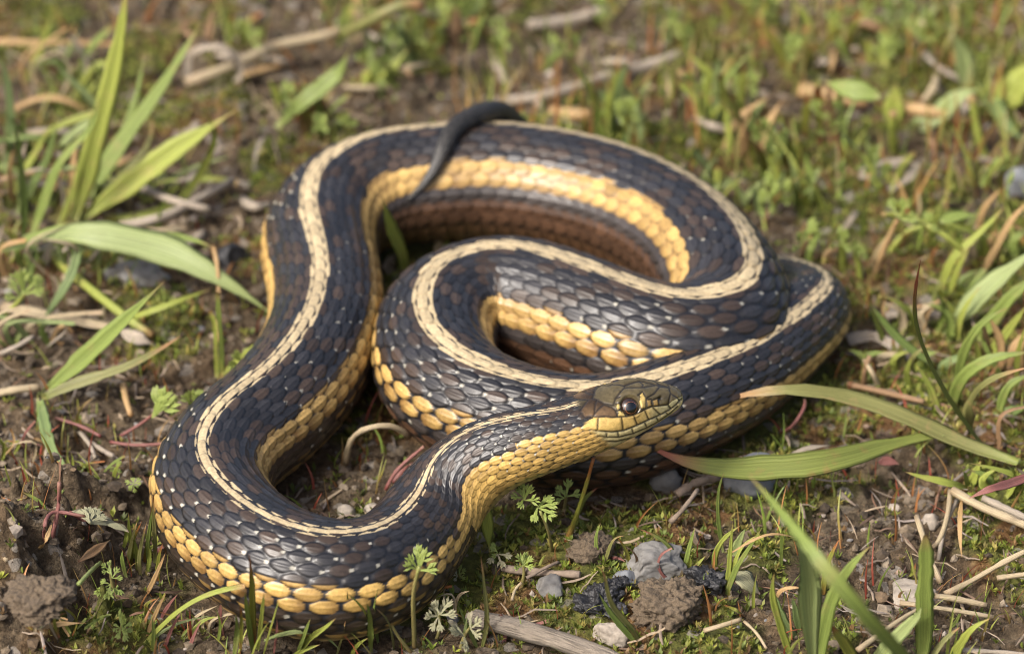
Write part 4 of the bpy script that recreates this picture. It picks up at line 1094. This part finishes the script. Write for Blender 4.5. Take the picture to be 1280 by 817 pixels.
# bottom left
seedling('bright feathery seedling with stacked cut leaves by the front coil', [(150,752),(142,735),(138,715),(138,700)], [((138,730,.6),(115,742,.6),'lobed'), ((140,722,.8),(150,705,1.1),'lobed'), ((136,712,1.0),(125,702,1.2),'lobed'), ((137,735,.5),(134,752,.4),'lobed'), ((142,735,.6),(150,745,.5),'lobed')])
seedling('bright star-shaped seedling at the foot of the curved grass blade', [(152,792),(152,780)], [((153,784,.4),(170,776,.5),'lobed'), ((152,786,.4),(160,803,.3),'lobed'), ((150,784,.4),(137,788,.4),'lobed'), ((152,782,.4),(154,766,.8),'lobed')])
seedling('tiny feathery seedling beside the earth clods', [(122,782),(120,775)], [((120,778,.2),(112,780,.2),'lobed'), ((121,776,.2),(124,768,.4),'lobed')])
seedling('grey-green downy seedling with an upright fan leaf on red stalk', [(88,640,.3),(100,648,.5),(112,650,.8)], [((112,652,.8),(128,625,1.3),'greyleaf',dict(spread=1.1)), ((113,654,.8),(140,636,1.0),'greyleaf',dict(spread=1.0))], smat='purple')
seedling('pale feathery leaf poking in at the soil edge beside the purple stalks', [(-8,672),(0,668)], [((-4,668,.5),(24,650,.9),'greyleaf',dict(spread=1.2)), ((-4,674,.4),(18,682,.4),'greyleaf',dict(spread=1.2))])
plant('purple_shoot', 'upright purple-red shoot with a curling side stalk on the earth clods', 'shoot', [
 ('stem', 'tube', 'purple', 7, [(61,690),(68,660),(73,632),(74,603)], dict(taper=.2)), ('stalk', 'tube', 'purple', 6, [(60,685),(56,655),(66,640),(90,642),(106,645)], dict()),
 ('dead_leaf', 'blade', 'brownst', 10, [(50,668),(38,650),(18,626)], dict()), ('dead_leaf', 'blade', 'tan', 8, [(48,688),(58,672),(66,650)], dict())])
plant('grass_tuft', 'dense tuft of short red-based grass blades touching the front coil', 'grass',
 [('blade', 'blade', rnd.choice(['bright', 'olive', 'green', 'rust']), 6, [(x, y), (x+rnd.uniform(-6, 6), y-25), (x+rnd.uniform(-10, 14), y-h)], dict(lean=rnd.uniform(-.3, .2)))
  for x, y, h in [(152,690,38),(160,705,55),(166,712,62),(172,715,48),(176,722,70),(183,718,58),(188,712,80),(193,708,95),(180,705,90),(168,700,60),(198,728,50),(158,722,35)]])
plant('grass_tuft', 'long yellow-green blade bowing to the right over the soil with red shoots at its base', 'grass', [
 ('blade', 'strap', 'bright', 9, [(178,808),(200,784),(235,755),(275,738),(306,732)], dict(lean=-.1)), ('blade', 'blade', 'pale', 5, [(190,800),(215,782),(262,769)], dict(lean=-.1)),
 ('blade', 'blade', 'tan', 6, [(184,795),(195,765),(208,740)], dict()), ('blade', 'blade', 'purple', 5, [(205,812),(215,785),(226,765)], dict()),
 ('blade', 'blade', 'rust', 6, [(186,775),(184,755),(196,748)], dict()), ('blade', 'blade', 'purple', 5, [(202,772),(208,760),(222,742)], dict()),
 ('blade', 'blade', 'purple', 5, [(236,812),(242,795),(252,775)], dict()), ('blade', 'blade', 'green', 6, [(190,817),(192,790),(190,770)], dict()), ('blade', 'blade', 'tan', 7, [(182,745),(192,725),(207,690)], dict())])
plant('grass_tuft', 'small green tuft with one red spike against the yellow scales of the front coil', 'grass', [
 ('blade', 'blade', 'rust', 9, [(318,809),(315,760),(314,725),(311,690)], dict(lean=-0.45)), ('blade', 'blade', 'green', 8, [(316,814),(310,770),(306,738)], dict(lean=-0.45)),
 ('blade', 'blade', 'bright', 7, [(322,814),(328,765),(330,740)], dict(lean=-0.45)), ('blade', 'blade', 'rust', 6, [(300,819),(302,780),(300,755)], dict(lean=-0.45)),
 ('blade', 'blade', 'bright', 7, [(328,824),(340,780),(350,745)], dict(lean=-0.45)), ('blade', 'blade', 'green', 8, [(292,824),(296,790),(294,765)], dict(lean=-0.45)),
 ('blade', 'blade', 'bright', 8, [(312,826),(325,795),(337,775)], dict(lean=-0.45)), ('blade', 'blade', 'pale', 7, [(330,800,.4),(365,790,.8),(400,792,.7),(425,812,.3)], dict(lean=-0.45))])
plant('grass_tuft', 'leafy green tuft of spreading blades in moss below the front coil', 'grass', [
 ('blade', 'blade', 'bright', 9, [(372,826),(385,800),(405,785),(420,772)], dict(lean=-0.45)), ('blade', 'blade', 'green', 9, [(368,826),(380,795),(388,772)], dict(lean=-0.45)),
 ('blade', 'blade', 'bright', 8, [(360,828),(378,812),(400,805)], dict(lean=-0.45)), ('blade', 'blade', 'olive', 7, [(420,821),(428,795),(432,775)], dict(lean=-0.45)),
 ('blade', 'blade', 'bright', 8, [(438,824),(448,805),(460,797)], dict(lean=-0.45)), ('blade', 'blade', 'green', 7, [(445,806),(438,780),(434,738)], dict(lean=-0.45)), ('blade', 'blade', 'purple', 5, [(342,818),(346,790),(346,772)], dict(lean=-0.45)),
 ('blade', 'blade', 'pale', 6, [(440,768),(445,775),(455,785)], dict(lean=-0.45)), ('blade', 'blade', 'bright', 6, [(462,791),(458,770),(460,752)], dict(lean=-0.45))])
plant('grass_tuft', 'short green sprouts leaning on the belly of the front coil', 'grass', [
 ('blade', 'blade', 'green', 7, [(473,806),(468,762),(474,730)], dict(lean=-0.5)), ('blade', 'blade', 'bright', 7, [(462,811),(456,765),(433,740)], dict(lean=-0.5)),
 ('blade', 'blade', 'green', 8, [(464,816),(462,770),(458,752)], dict(lean=-0.5)), ('blade', 'blade', 'olive', 6, [(492,816),(484,775),(470,760)], dict(lean=-0.5))])
# left middle
seedling('feathery yellow-green seedling at the soil edge under the large pale grass', [(0,400),(20,380),(32,365)], [((30,368,1.0),(52,335,1.5),'lobed',dict(spread=1.4)), ((30,366,1.0),(30,330,1.6),'lobed',dict(spread=1.4)), ((26,372,.8),(8,345,1.2),'lobed',dict(spread=1.6))], smat='bright', sw=7)
seedling('feathery green seedling beside the pair of slim shoots', [(305,470),(312,452)], [((305,456,.5),(292,430,.9)), ((312,450,.6),(322,428,1.0)), ((312,455,.5),(335,438,.8))], smat='bright')
seedling('pale seedling with narrow forked leaves on purplish stalk left of the coil', [(150,545,.2),(175,530,.4),(195,515,.8)], [((190,522,.7),(215,475,1.5),'lobed',dict(spread=.7)), ((205,510,.7),(225,490,1.1),'lobed',dict(spread=1.8))], smat='purple', sw=5)
seedling('pale feathery seedling growing close to the outer coil', [(240,520),(242,505)], [((242,508,.5),(240,482,1.0),'lobed',dict(spread=1.2)), ((244,508,.5),(258,486,.9),'lobed',dict(spread=1.0))])
seedling('tiny bright leaf cluster on bare soil left of the coil', [(168,606),(168,602)], [((168,604,.2),(152,600,.3)), ((168,604,.2),(176,594,.4)), ((166,606,.2),(170,618,.2))])
seedling('small fresh leaf pair beside the outer coil', [(145,585),(145,582)], [((145,584,.2),(152,576,.4)), ((144,584,.2),(138,590,.2))])
plant('purple_stalk', 'pink flat stalk lying on soil left of the outer coil', 'stem', [('stalk', 'tube', 'purple', 4.5, [(138,552,.25),(170,556,.3),(208,554,.3)], dict(taper=.1))])
plant('purple_stalk', 'pink and tan stalk trailing from the three-leaved grass plant', 'stem', [('stalk', 'tube', 'purple', 4.5, [(126,545,.3),(100,532,.35),(68,522,.3)], dict(taper=.1))])
plant('grass_shoot', 'broad green leaf standing up between the coils of the snake', 'leaf', [
 ('blade', 'lance', 'bright', 20, [(508,350),(502,318),(489,287),(477,243)], dict(lean=-.25)), ('dead_leaf', 'oval', 'greystraw', 20, [(490,345),(488,330),(494,318)], dict()),
 ('blade', 'blade', 'straw', 11, [(545,325),(550,300),(558,272)], dict()), ('blade', 'blade', 'bright', 6, [(552,325),(562,290),(565,268)], dict()), ('blade', 'blade', 'bright', 5, [(570,325),(578,300),(572,270)], dict())])
plant('grass_shoot', 'bowed green grass blades behind the loop of the tail end', 'grass', [
 ('blade', 'blade', 'bright', 13, [(1178,365),(1190,325),(1220,295),(1256,258)], dict(lean=.1)), ('blade', 'blade', 'bright', 9, [(1185,372),(1200,330),(1212,310)], dict()),
 ('blade', 'blade', 'tan', 10, [(1226,345),(1245,310),(1268,270),(1290,250)], dict()), ('blade', 'blade', 'tan', 9, [(1222,292),(1230,262),(1252,235)], dict()),
 ('blade', 'oval', 'green', 24, [(1200,372),(1212,350),(1235,335)], dict())])
plant('broad_leaf_plant', 'broad smooth-leaved plant with oval green leaves in the mossy background', 'plant', [
 ('stem', 'tube', 'bright', 13, [(1232,200),(1222,165),(1215,120)], dict(taper=.2)),
 ('leaf', 'oval', 'pale', 30, [(1130,162),(1170,145),(1200,120),(1222,112)], dict(lean=0, fold=.2)), ('leaf', 'oval', 'pale', 26, [(1208,112),(1206,85),(1192,42)], dict(lean=.1)),
 ('leaf', 'oval', 'blue', 30, [(1222,85),(1238,120),(1265,165),(1290,180)], dict(lean=0)), ('leaf', 'oval', 'bright', 44, [(1248,140),(1268,110),(1305,70)], dict(lean=0))])
plant('broad_leaf_plant', 'spoon-leaved green seedling with flat leaf held level in the background', 'plant', [
 ('stem', 'tube', 'bright', 13, [(1118,195),(1116,165),(1117,140)], dict(taper=.1)), ('leaf', 'oval', 'bright', 27, [(1116,160),(1117,130),(1120,105)], dict()),
 ('leaf', 'oval', 'green', 27, [(1100,122,2.0),(1070,112,2.1),(1030,102,2.1)], dict(fold=.1))])
plant('trifoliate_seedling', 'spreading seedling with thin arms and bright leaf knots behind the tail end', 'seedling', [
 ('stem', 'tube', 'tan', 8, [(1092,350),(1105,310),(1122,275)], dict()), ('stem', 'tube', 'bright', 9, [(1110,318),(1135,290),(1160,282)], dict()), ('stem', 'tube', 'bright', 9, [(1160,282,1.3),(1182,295,1.2),(1205,315,.9)], dict()),
 ('stem', 'tube', 'bright', 7, [(1160,282,1.3),(1135,270,1.5),(1102,268,1.6)], dict()), ('leaf', 'lobed', 'lobed', 10, [(1124,272,1.6),(1136,242,2.2)]), ('leaf', 'lobed', 'lobed', 10, [(1160,282,1.3),(1168,265,1.7)]),
 ('leaf', 'oval', 'green', 17, [(1175,278,1.4),(1195,270,1.5),(1222,268,1.5)], dict(fold=.1))])
plant('weed_seedling', 'slim pale seedlings with knobby tops beside the tail end of the snake', 'seedling', [
 ('stem', 'tube', 'bright', 8, [(1052,345),(1054,320),(1050,298)], dict()), ('leaf', 'lobed', 'lobed', 10, [(1051,305,.9),(1050,288,1.3)]), ('stem', 'tube', 'bright', 8, [(1075,350),(1072,325),(1066,312)], dict()),
 ('leaf', 'lobed', 'lobed', 10, [(1067,316,.8),(1072,296,1.2)]), ('stem', 'tube', 'tan', 7, [(1030,330),(1034,315),(1050,312)], dict()), ('leaf', 'lobed', 'lobed', 10, [(1072,322,.6),(1082,300,1.0)])])
# background tufts: each its own thing, built in a loop
BG = [(905,170,95,11),(940,205,80,10),(925,120,70,8),(985,215,70,9),(780,170,90,9),(560,60,60,7),(500,90,70,8),(470,120,60,7),(400,170,70,8),(365,150,50,6),(700,90,50,6),(1000,90,70,8),(1060,60,60,7),
      (850,60,50,6),(1010,260,70,7),(960,270,60,7),(1100,80,60,6),(1160,60,55,6),(1240,240,60,6),(300,60,50,5),(620,70,45,5),(1040,180,70,7),(1090,230,55,6),(880,255,60,7),(1020,330,50,5),(590,30,50,6),(430,60,70,6),(760,30,50,6),(945,40,60,6),(1130,30,45,5)]
PAL = [('fresh yellow-green', ['bright', 'bright', 'green', 'pale']), ('rust-stemmed', ['rust', 'rust', 'bright', 'brownst']), ('green and straw-coloured', ['green', 'tan', 'straw', 'bright']),
       ('pale grey-green', ['pale', 'pale', 'blue', 'bright']), ('olive and rusty', ['olive', 'rust', 'bright', 'olive'])]
def whereabouts(x, y):
    if x < 330: return 'behind the large pale grass'
    if x < 640: return 'behind the left bend of the coil' if y > 80 else 'beyond the jointed dead stem'
    if x < 880: return 'along the diagonal dead stem' if y > 50 else 'beyond the diagonal dead stem'
    if x < 1000: return 'on moss right behind the coil' if y > 110 else 'far behind the coil'
    return 'around the broad-leaved plants' if y < 200 else 'beside the tail end'
for kk, (x, y, h, nb_) in enumerate(BG):
    look, mats = PAL[(kk*2+kk//5) % 5]
    size_ = 'tall' if h >= 70 else 'short'
    sp_ = []
    for k in range(nb_+2):
        bx_, by_ = x+rnd.gauss(0, 17), y+rnd.gauss(0, 5); hx = h*rnd.uniform(.45, 1.1); dx = rnd.gauss(0, .35)*hx
        sp_.append(('blade', rnd.choice(['blade', 'lance', 'strap']), rnd.choice(mats), rnd.uniform(6, 13), [(bx_, by_), (bx_+dx*.3, by_-hx*.55), (bx_+dx, by_-hx)], dict(lean=rnd.uniform(-.4, .4), K=9)))
    for k in range(3):
        bx_, by_ = x+rnd.gauss(0, 16), y-h*rnd.uniform(.1, .7)
        sp_.append(('leaf', 'lobed', 'lobed', 10, [(bx_, by_, 1.0), (bx_+rnd.gauss(0, 10), by_-20, 1.5)]))
    lb = f'{size_} {look} lobed-leaf grass tuft {whereabouts(x, y)}'
    plant('grass_tuft', lb, 'grass', sp_, f'{size_} {look} tufts {whereabouts(x, y)}')
plant('grass_leaf', 'wide soft green leaf blurred behind the left bend of the coil', 'leaf', [('blade', 'lance', 'green', 22, [(345,160,.4),(385,125,1.2),(420,95,1.6),(438,60,2.2)], dict())])
# ------------------------------------------------------------------ dead straws, twigs
straw('pale dry leaf strip lying level behind the large pale grass', 'tan', 13, [(-20,52,.5),(40,53,.6),(95,54,.6),(140,56,.5)], kind='strap')
straw('long jointed dead stem slanting from the ground behind the left bend', 'straw', 15, [(232,104,.3),(300,78,.4),(345,58,.6),(395,48,.8),(430,38,.9)])
straw('curling grey dead leaf looped on the ground behind the left grass', 'greystraw', 12, [(236,105,.2),(236,75,.7),(255,60,1.1),(285,62,1.0),(300,85,.5),(296,104,.1)], kind='strap', name='dead_leaf', cat='leaf')
straw('green and tan arching dead stem with a bent grey end in the far background', 'olive', 15, [(430,42,.9),(465,25,1.6),(500,8,2.0),(530,8,2.0)])
straw('grey bent leaf end hanging down in the far background', 'greystraw', 15, [(524,9,1.0),(540,16,.9),(552,28,.6),(558,40,.25)], name='dead_leaf', cat='leaf')
straw('long pale dead stem lying diagonally behind the top of the coil', 'greystraw', 15, [(620,128,.2),(680,120,.3),(745,100,.35),(800,85,.4),(850,68,.6)])
straw('thin grey dead stem at the far edge behind the coil', 'greystraw', 14, [(660,32,.3),(710,26,.4),(760,12,.4)])
straw('short tan dead stalk lying just behind the top of the coil', 'tan', 18, [(690,140,.2),(715,143,.25),(738,145,.2)])
straw('pinkish bumpy dead twig lying under the spoon-leaved seedling', 'tan', 16, [(1000,112,.25),(1040,120,.25),(1085,128,.25)], name='twig', cat='twig', bumpy=.25)
straw('pinkish bumpy dead twig lying under the broad-leaved plant', 'tan', 17, [(1125,134,.25),(1170,142,.25),(1212,152,.25)], name='twig', cat='twig', bumpy=.25)
straw('grey dead leaf lying flat in the right background', 'greystraw', 22, [(1070,222,.2),(1100,210,.3),(1135,196,.4)], kind='oval', name='dead_leaf', cat='leaf')
straw('pale grey straw crossing under the thin curved leaf of the large grass', 'greystraw', 13, [(150,282,.3),(200,272,.4),(245,250,.5),(290,226,.6)])
straw('short grey straw crossing over the pale one', 'greystraw', 12, [(178,235,.5),(215,250,.6),(262,262,.5)])
straw('white flat dead strip under the bent green leaf', 'straw', 13, [(168,292,.3),(205,288,.4),(232,284,.4)], kind='strap')
straw('wide pale dead leaf lying on soil left of the wide striped leaf', 'straw', 22, [(0,382,.2),(50,392,.25),(110,404,.25),(150,412,.2)], kind='strap', name='dead_leaf', cat='leaf')
straw('pale dead leaf strip lying past the tip of the striped leaf', 'greystraw', 19, [(150,412,.2),(172,422,.25),(195,432,.1)], kind='lance', name='dead_leaf', cat='leaf')
straw('grey-brown dead strip above the white one', 'greystraw', 14, [(30,232,.5),(55,228,.6),(88,231,.5)], kind='strap')
straw('thin curved grey stalk poking in at the left edge of the soil', 'greystraw', 7, [(0,442,.2),(22,432,.4),(42,420,.5)])
straw('bundle-like dead straw lying at the root of the three-leaved grass', 'straw', 11, [(-5,492,.2),(20,487,.3),(50,484,.3)])
straw('tan bent straw piece standing on bare soil', 'tan', 9, [(155,482,.3),(158,500,.3),(164,520,.15)])
straw('small grey straw splinter below the pink stalk', 'greystraw', 6, [(100,540,.2),(112,555,.2),(119,572,.15)])
straw('pale grey straw splinter beside the pink stalk', 'greystraw', 7, [(112,552,.15),(128,562,.15),(142,570,.15)])
straw('grey straw leaning under the purple shoot', 'greystraw', 7, [(22,658,.2),(34,680,.2),(45,700,.1)])
straw('brown straw under the purple shoot', 'straw', 7, [(5,700,.3),(30,685,.35)])
straw('broad brown dead leaf blade propped on the clods', 'brownst', 13, [(98,702,.35),(115,690,.6),(138,674,.7)], kind='lance', name='dead_leaf', cat='leaf')
straw('pale tan dead leaf lying on the earth clod', 'tan', 9, [(52,786,.6),(78,780,.6),(108,778,.5)], kind='lance', name='dead_leaf', cat='leaf')
straw('pair-like green stub lying beside the feathery seedling', 'pale', 6, [(98,730,.3),(112,715,.6),(126,702,.7)])
straw('ring-shaped dead stalk bent in a hoop under the left bend of the coil', 'straw', 8, [(432,580,.1),(438,552,.6),(460,535,1.0),(490,533,1.0),(512,546,.7)], name='dead_stalk')
straw('pink-red stalk leaning against the neck from under the coil', 'purple', 5.5, [(482,612,.1),(496,588,.4),(518,568,.7),(530,558,.9)], name='purple_stalk', cat='stem')
straw('second pink stalk behind the neck', 'purple', 7, [(490,602,.1),(505,588,.3),(515,580,.5)], name='purple_stalk', cat='stem')
straw('thick pale dry straw lying diagonally at the right over the moss', 'straw', 11, [(1190,612,.6),(1225,632,.5),(1258,646,.5),(1300,664,.5)])
straw('second grey dry straw bundled under the thick pale one', 'greystraw', 10, [(1228,622,.35),(1258,636,.3),(1300,655,.3)])
straw('long thin dry straw pointing down to the notched leaf', 'straw', 8, [(1182,742,.2),(1220,722,.3),(1255,702,.5),(1300,680,.6)])
straw('dry forked straw strip hanging below the stubby green shoot', 'straw', 7, [(1188,612,.4),(1184,645,.4),(1172,678,.2),(1166,684,.15)])
straw('second strand of the forked dry straw', 'greystraw', 7, [(1196,625,.3),(1182,655,.3),(1173,700,.1)])
straw('straight dry straw leaning behind the notched leaf', 'straw', 8, [(1146,645,.6),(1157,680,.5),(1166,705,.4),(1176,728,.2)])
straw('yellow thin dead leaf hanging beside the forked straw', 'tan', 7, [(1202,625,.9),(1200,655,.5),(1202,696,.2)], kind='blade', name='dead_leaf', cat='leaf')
straw('pale straw lying across the foot of the notched leaf', 'straw', 8, [(1072,812,.5),(1105,788,.6),(1140,765,.7),(1167,753,.7)], taper=.4)
straw('split pale straw end right of the notched leaf', 'straw', 9, [(1168,744,.3),(1195,748,.3),(1233,756,.2)])
straw('thin pale straw lying right below the split one', 'straw', 7, [(1125,753,.25),(1190,762,.3),(1242,771,.2)])
straw('white forked splinter at the right edge over moss', 'straw', 7, [(1246,722,.3),(1268,719,.3),(1300,715,.3)])
straw('short pale straw beside the earth clod', 'straw', 7, [(880,788,.2),(900,782,.3),(926,774,.3)])
straw('thin white straw on the moss right of the clod', 'straw', 4, [(930,776,.3),(945,790,.25),(958,810,.2)])
straw('thin grey straw at the lower right corner on moss', 'greystraw', 6, [(1198,812,.2),(1240,814,.2),(1290,818,.2)])
straw('grey-brown twig lying across the soil left of the square stone', 'twig', 11, [(628,710,.2),(660,714,.25),(725,718,.2)], name='twig', cat='twig', bumpy=.14)
straw('thin dark twig on soil behind the square stone', 'twig', 5, [(658,722,.3),(680,710,.4),(698,702,.3)], name='twig', cat='twig')
straw('pale thin twig leaning below the head of the snake', 'twig', 7, [(838,652,.2),(852,638,.4),(872,612,.6)], name='twig', cat='twig')
straw('grey knotted twig lying in the shade below the head', 'twig', 12, [(846,618,.3),(868,604,.4),(900,596,.3)], name='twig', cat='twig', bumpy=.2)
straw('thin straw lying at the foot of the square stone', 'straw', 4, [(640,750,.2),(645,735,.3),(652,728,.4)])
straw('long grey dead leaf lying behind the olive leaves right of the tail end', 'greystraw', 20, [(1060,425,.3),(1095,420,.3),(1135,448,.2)], kind='strap', name='dead_leaf', cat='leaf')
straw('brown dry straw under the olive leaves', 'brownst', 9, [(1060,480,.3),(1105,490,.3),(1155,502,.3)])
straw('pale straw lying in the litter behind the tail end', 'greystraw', 12, [(1105,395,.2),(1150,392,.25),(1200,400,.2)])
straw('reddish brown stalk standing in litter beside the tail end', 'brownst', 8, [(1080,480,.1),(1082,460,.5),(1088,445,.7)], name='dead_stalk')
straw('pinkish straw leaning in litter beside the tail end', 'straw', 7, [(1098,482,.1),(1088,462,.5),(1080,450,.6)])
straw('pink fleshy leaf lying on soil under the olive leaf', 'purple', 13, [(1098,578,.2),(1110,576,.25),(1124,580,.2)], kind='oval', name='pink_leaf', cat='leaf')
straw('dark red stem arching in the shade under the olive leaf', 'purple', 5, [(978,540,.2),(992,530,.5),(1004,512,.7),(1006,500,.7)], name='purple_stalk', cat='stem')
straw('dry grey leaf with pale edge lying under the olive leaf', 'greystraw', 9, [(990,566,.3),(1010,560,.4),(1040,556,.4)], kind='lance', name='dead_leaf', cat='leaf')
# scattered background straws: look-alikes
for k in range(46):
    x_, y_ = rnd.uniform(20, 1270), rnd.uniform(15, 330)
    g_ = G(x_, y_)
    if float(path_dist(np.array([g_[0]]), np.array([g_[1]]))[0]) < .012: continue
    a_ = rnd.uniform(0, 6.28); L_ = rnd.uniform(14, 42); ex_, ey_ = math.cos(a_)*L_, math.sin(a_)*L_*.55
    mt, kd = rnd.choice(['greystraw', 'straw', 'brownst', 'tan', 'greystraw']), rnd.choice(['tube', 'strap', 'lance'])
    lk = {'greystraw': 'grey', 'straw': 'pale', 'brownst': 'dark brown', 'tan': 'tan'}[mt] + {'tube': ' dead stem bit', 'strap': ' flat straw strip', 'lance': ' withered leaf tip'}[kd]
    straw(f'{lk} lying {whereabouts(x_, y_)}', mt, rnd.uniform(6, 13),
          [(x_-ex_, y_-ey_, .15), (x_+rnd.gauss(0, 4), y_+rnd.gauss(0, 3), rnd.uniform(.2, .5)), (x_+ex_, y_+ey_, .15)], kind=kd, group=f'{lk}s {whereabouts(x_, y_)}')
# ------------------------------------------------------------------ stick, stones, clods
def stick(label, pts, wpx, mat, name='weathered_stick', cat='stick'):
    P = world_pts(pts); W = wpx*pxsize(P.mean(0)); K, n = 40, 20
    P = resample(P, K); t = np.linspace(0, 1, K)
    T = np.gradient(P, axis=0); T /= np.linalg.norm(T, axis=1)[:, None]
    S_ = np.cross(T, np.array((0, 0, 1.0))); S_ /= np.linalg.norm(S_, axis=1)[:, None]; B = np.cross(S_, T)
    f = np.arange(n)*2*np.pi/n
    gr = (N3(np.repeat(np.arange(n)[None], K, 0)*1.7, np.repeat(t[:, None], n, 1)*5)-.5)*.30 + (N4(np.repeat(np.arange(n)[None], K, 0)*.6, np.repeat(t[:, None], n, 1)*14)-.5)*.18
    prof = np.clip(np.minimum(t/.05, (1-t)/.05), .35, 1)[:, None]
    rr = W*.5*prof*(1+gr)
    V = P[:, None]+(S_[:, None]*np.cos(f)[None, :, None]+B[:, None]*(np.sin(f)*.8)[None, :, None])*rr[..., None]
    uv = np.stack([np.repeat((np.arange(n)/n)[None], K, 0), np.repeat(t[:, None], n, 1)], -1)
    i_ = np.arange(K-1)[:, None]*n; j_ = np.arange(n)[None]; j1 = (j_+1) % n
    q = np.stack([i_+j_, i_+j1, i_+n+j1, i_+n+j_], -1).reshape(-1, 4)
    V = V.reshape(-1, 3); c0 = len(V); V = np.concatenate([V, [P[0], P[-1]]]); uv = np.concatenate([uv.reshape(-1, 2), [[.5, 0], [.5, 1]]])
    jj = np.arange(n); jn = (jj+1) % n
    tr = np.concatenate([np.stack([jn, jj, np.full(n, c0)], 1), np.stack([(K-1)*n+jj, (K-1)*n+jn, np.full(n, c0+1)], 1)])
    c_ = V.mean(0); o = bpy.data.objects.new(name, mk(name, V-c_, q, uv, tr)); o.data.materials.append(M[mat]); o.location = c_
    return tag(link(o), label, cat)
stick('weathered grey split wooden stick lying in front of the coil', [(582,770,.35),(640,783,.35),(700,800,.35),(790,838,.25)], 28, 'wood')
rock('stone', 'small square-cut grey stone on the soil below the neck', 'stone', 'stone', 689, 741, 46, 30, .8, 3, .12, 4, facet=9)
rock('stone', 'flat dull blue-grey stone behind the olive leaf tip', 'stone', 'bluestone', 944, 606, 84, 50, .7, 5, .12, 4, facet=6, sink=.25)
rock('stone', 'wide sloping grey stone half buried below the head', 'stone', 'stone', 818, 708, 92, 46, .8, 8, .22, 5, facet=7, sink=.46)
rock('stone', 'small smooth blue-grey stone beside the black crust', 'stone', 'bluestone', 783, 730, 36, 24, .8, 9, .12, 4, facet=5)
rock('stone', 'pale rough stone at the end of the weathered stick', 'stone', 'palestone', 768, 798, 54, 40, .7, 12, .2, 5, facet=8, sink=.42)
rock('stone', 'little round grey pebble beside the straight dry straw', 'stone', 'palestone', 1164, 657, 24, 22, .8, 14, .15, 3, facet=5)
rock('stone', 'dark rounded stone in the shade below the head', 'stone', 'stone', 832, 606, 40, 34, .8, 15, .2, 4, facet=4)
rock('stone', 'dark glossy stone beside the left bend of the coil', 'stone', 'char', 290, 328, 44, 30, .8, 17, .2, 4, facet=5)
rock('stone', 'pale pebble inside the front bend of the coil', 'stone', 'palestone', 433, 643, 24, 18, .8, 18, .15, 3)
rock('stone', 'tan pebble beside the pale one inside the front bend', 'stone', 'palestone', 465, 640, 22, 16, .8, 19, .15, 3)
rock('stone', 'flat pinkish stone behind the notched leaf', 'stone', 'palestone', 1142, 748, 66, 26, 1.0, 20, .15, 4, facet=5, sink=.45)
rock('stone', 'blurred grey rounded stone at the right edge of the background', 'stone', 'bluestone', 1276, 240, 46, 44, .8, 21, .1, 4)
rock('stone', 'flat slate-grey stone under the wide arching leaf', 'stone', 'stone', 165, 345, 92, 30, .6, 22, .2, 4, facet=6, sink=.52)
rock('earth_clod', 'crumbly grey-brown earth clod in front of the black crust', 'clod', 'clod', 834, 772, 96, 64, .85, 31, .30, 6, fine=.20)
rock('earth_clod', 'small brown earth lump beside the brownish tuft', 'clod', 'clod', 738, 695, 60, 40, .8, 32, .3, 5, fine=.20)
rock('earth_clod', 'half-buried crumbly brown clod beside the feathery seedling', 'clod', 'clod', 50, 742, 84, 38, .9, 33, .32, 6, fine=.20, sink=.62)
rock('earth_clod', 'pinkish-brown crumbly clod beside the purple shoot', 'clod', 'clod', 95, 668, 70, 34, .9, 35, .3, 5, fine=.20, sink=.5)
rock('black_crust', 'shiny black charred crust lump sitting on the earth clod', 'crust', 'char', 882, 737, 60, 38, .8, 41, .45, 6, facet=7, fine=.16)
rock('black_crust', 'jagged black charred crust between stone and clod', 'crust', 'char', 748, 759, 78, 44, .8, 42, .5, 6, facet=8, fine=.16, sink=.45)
rock('black_crust', 'small black crust crumb on top of the jagged one', 'crust', 'char', 768, 742, 34, 26, .8, 43, .5, 5, facet=7, fine=.16, sink=.25)
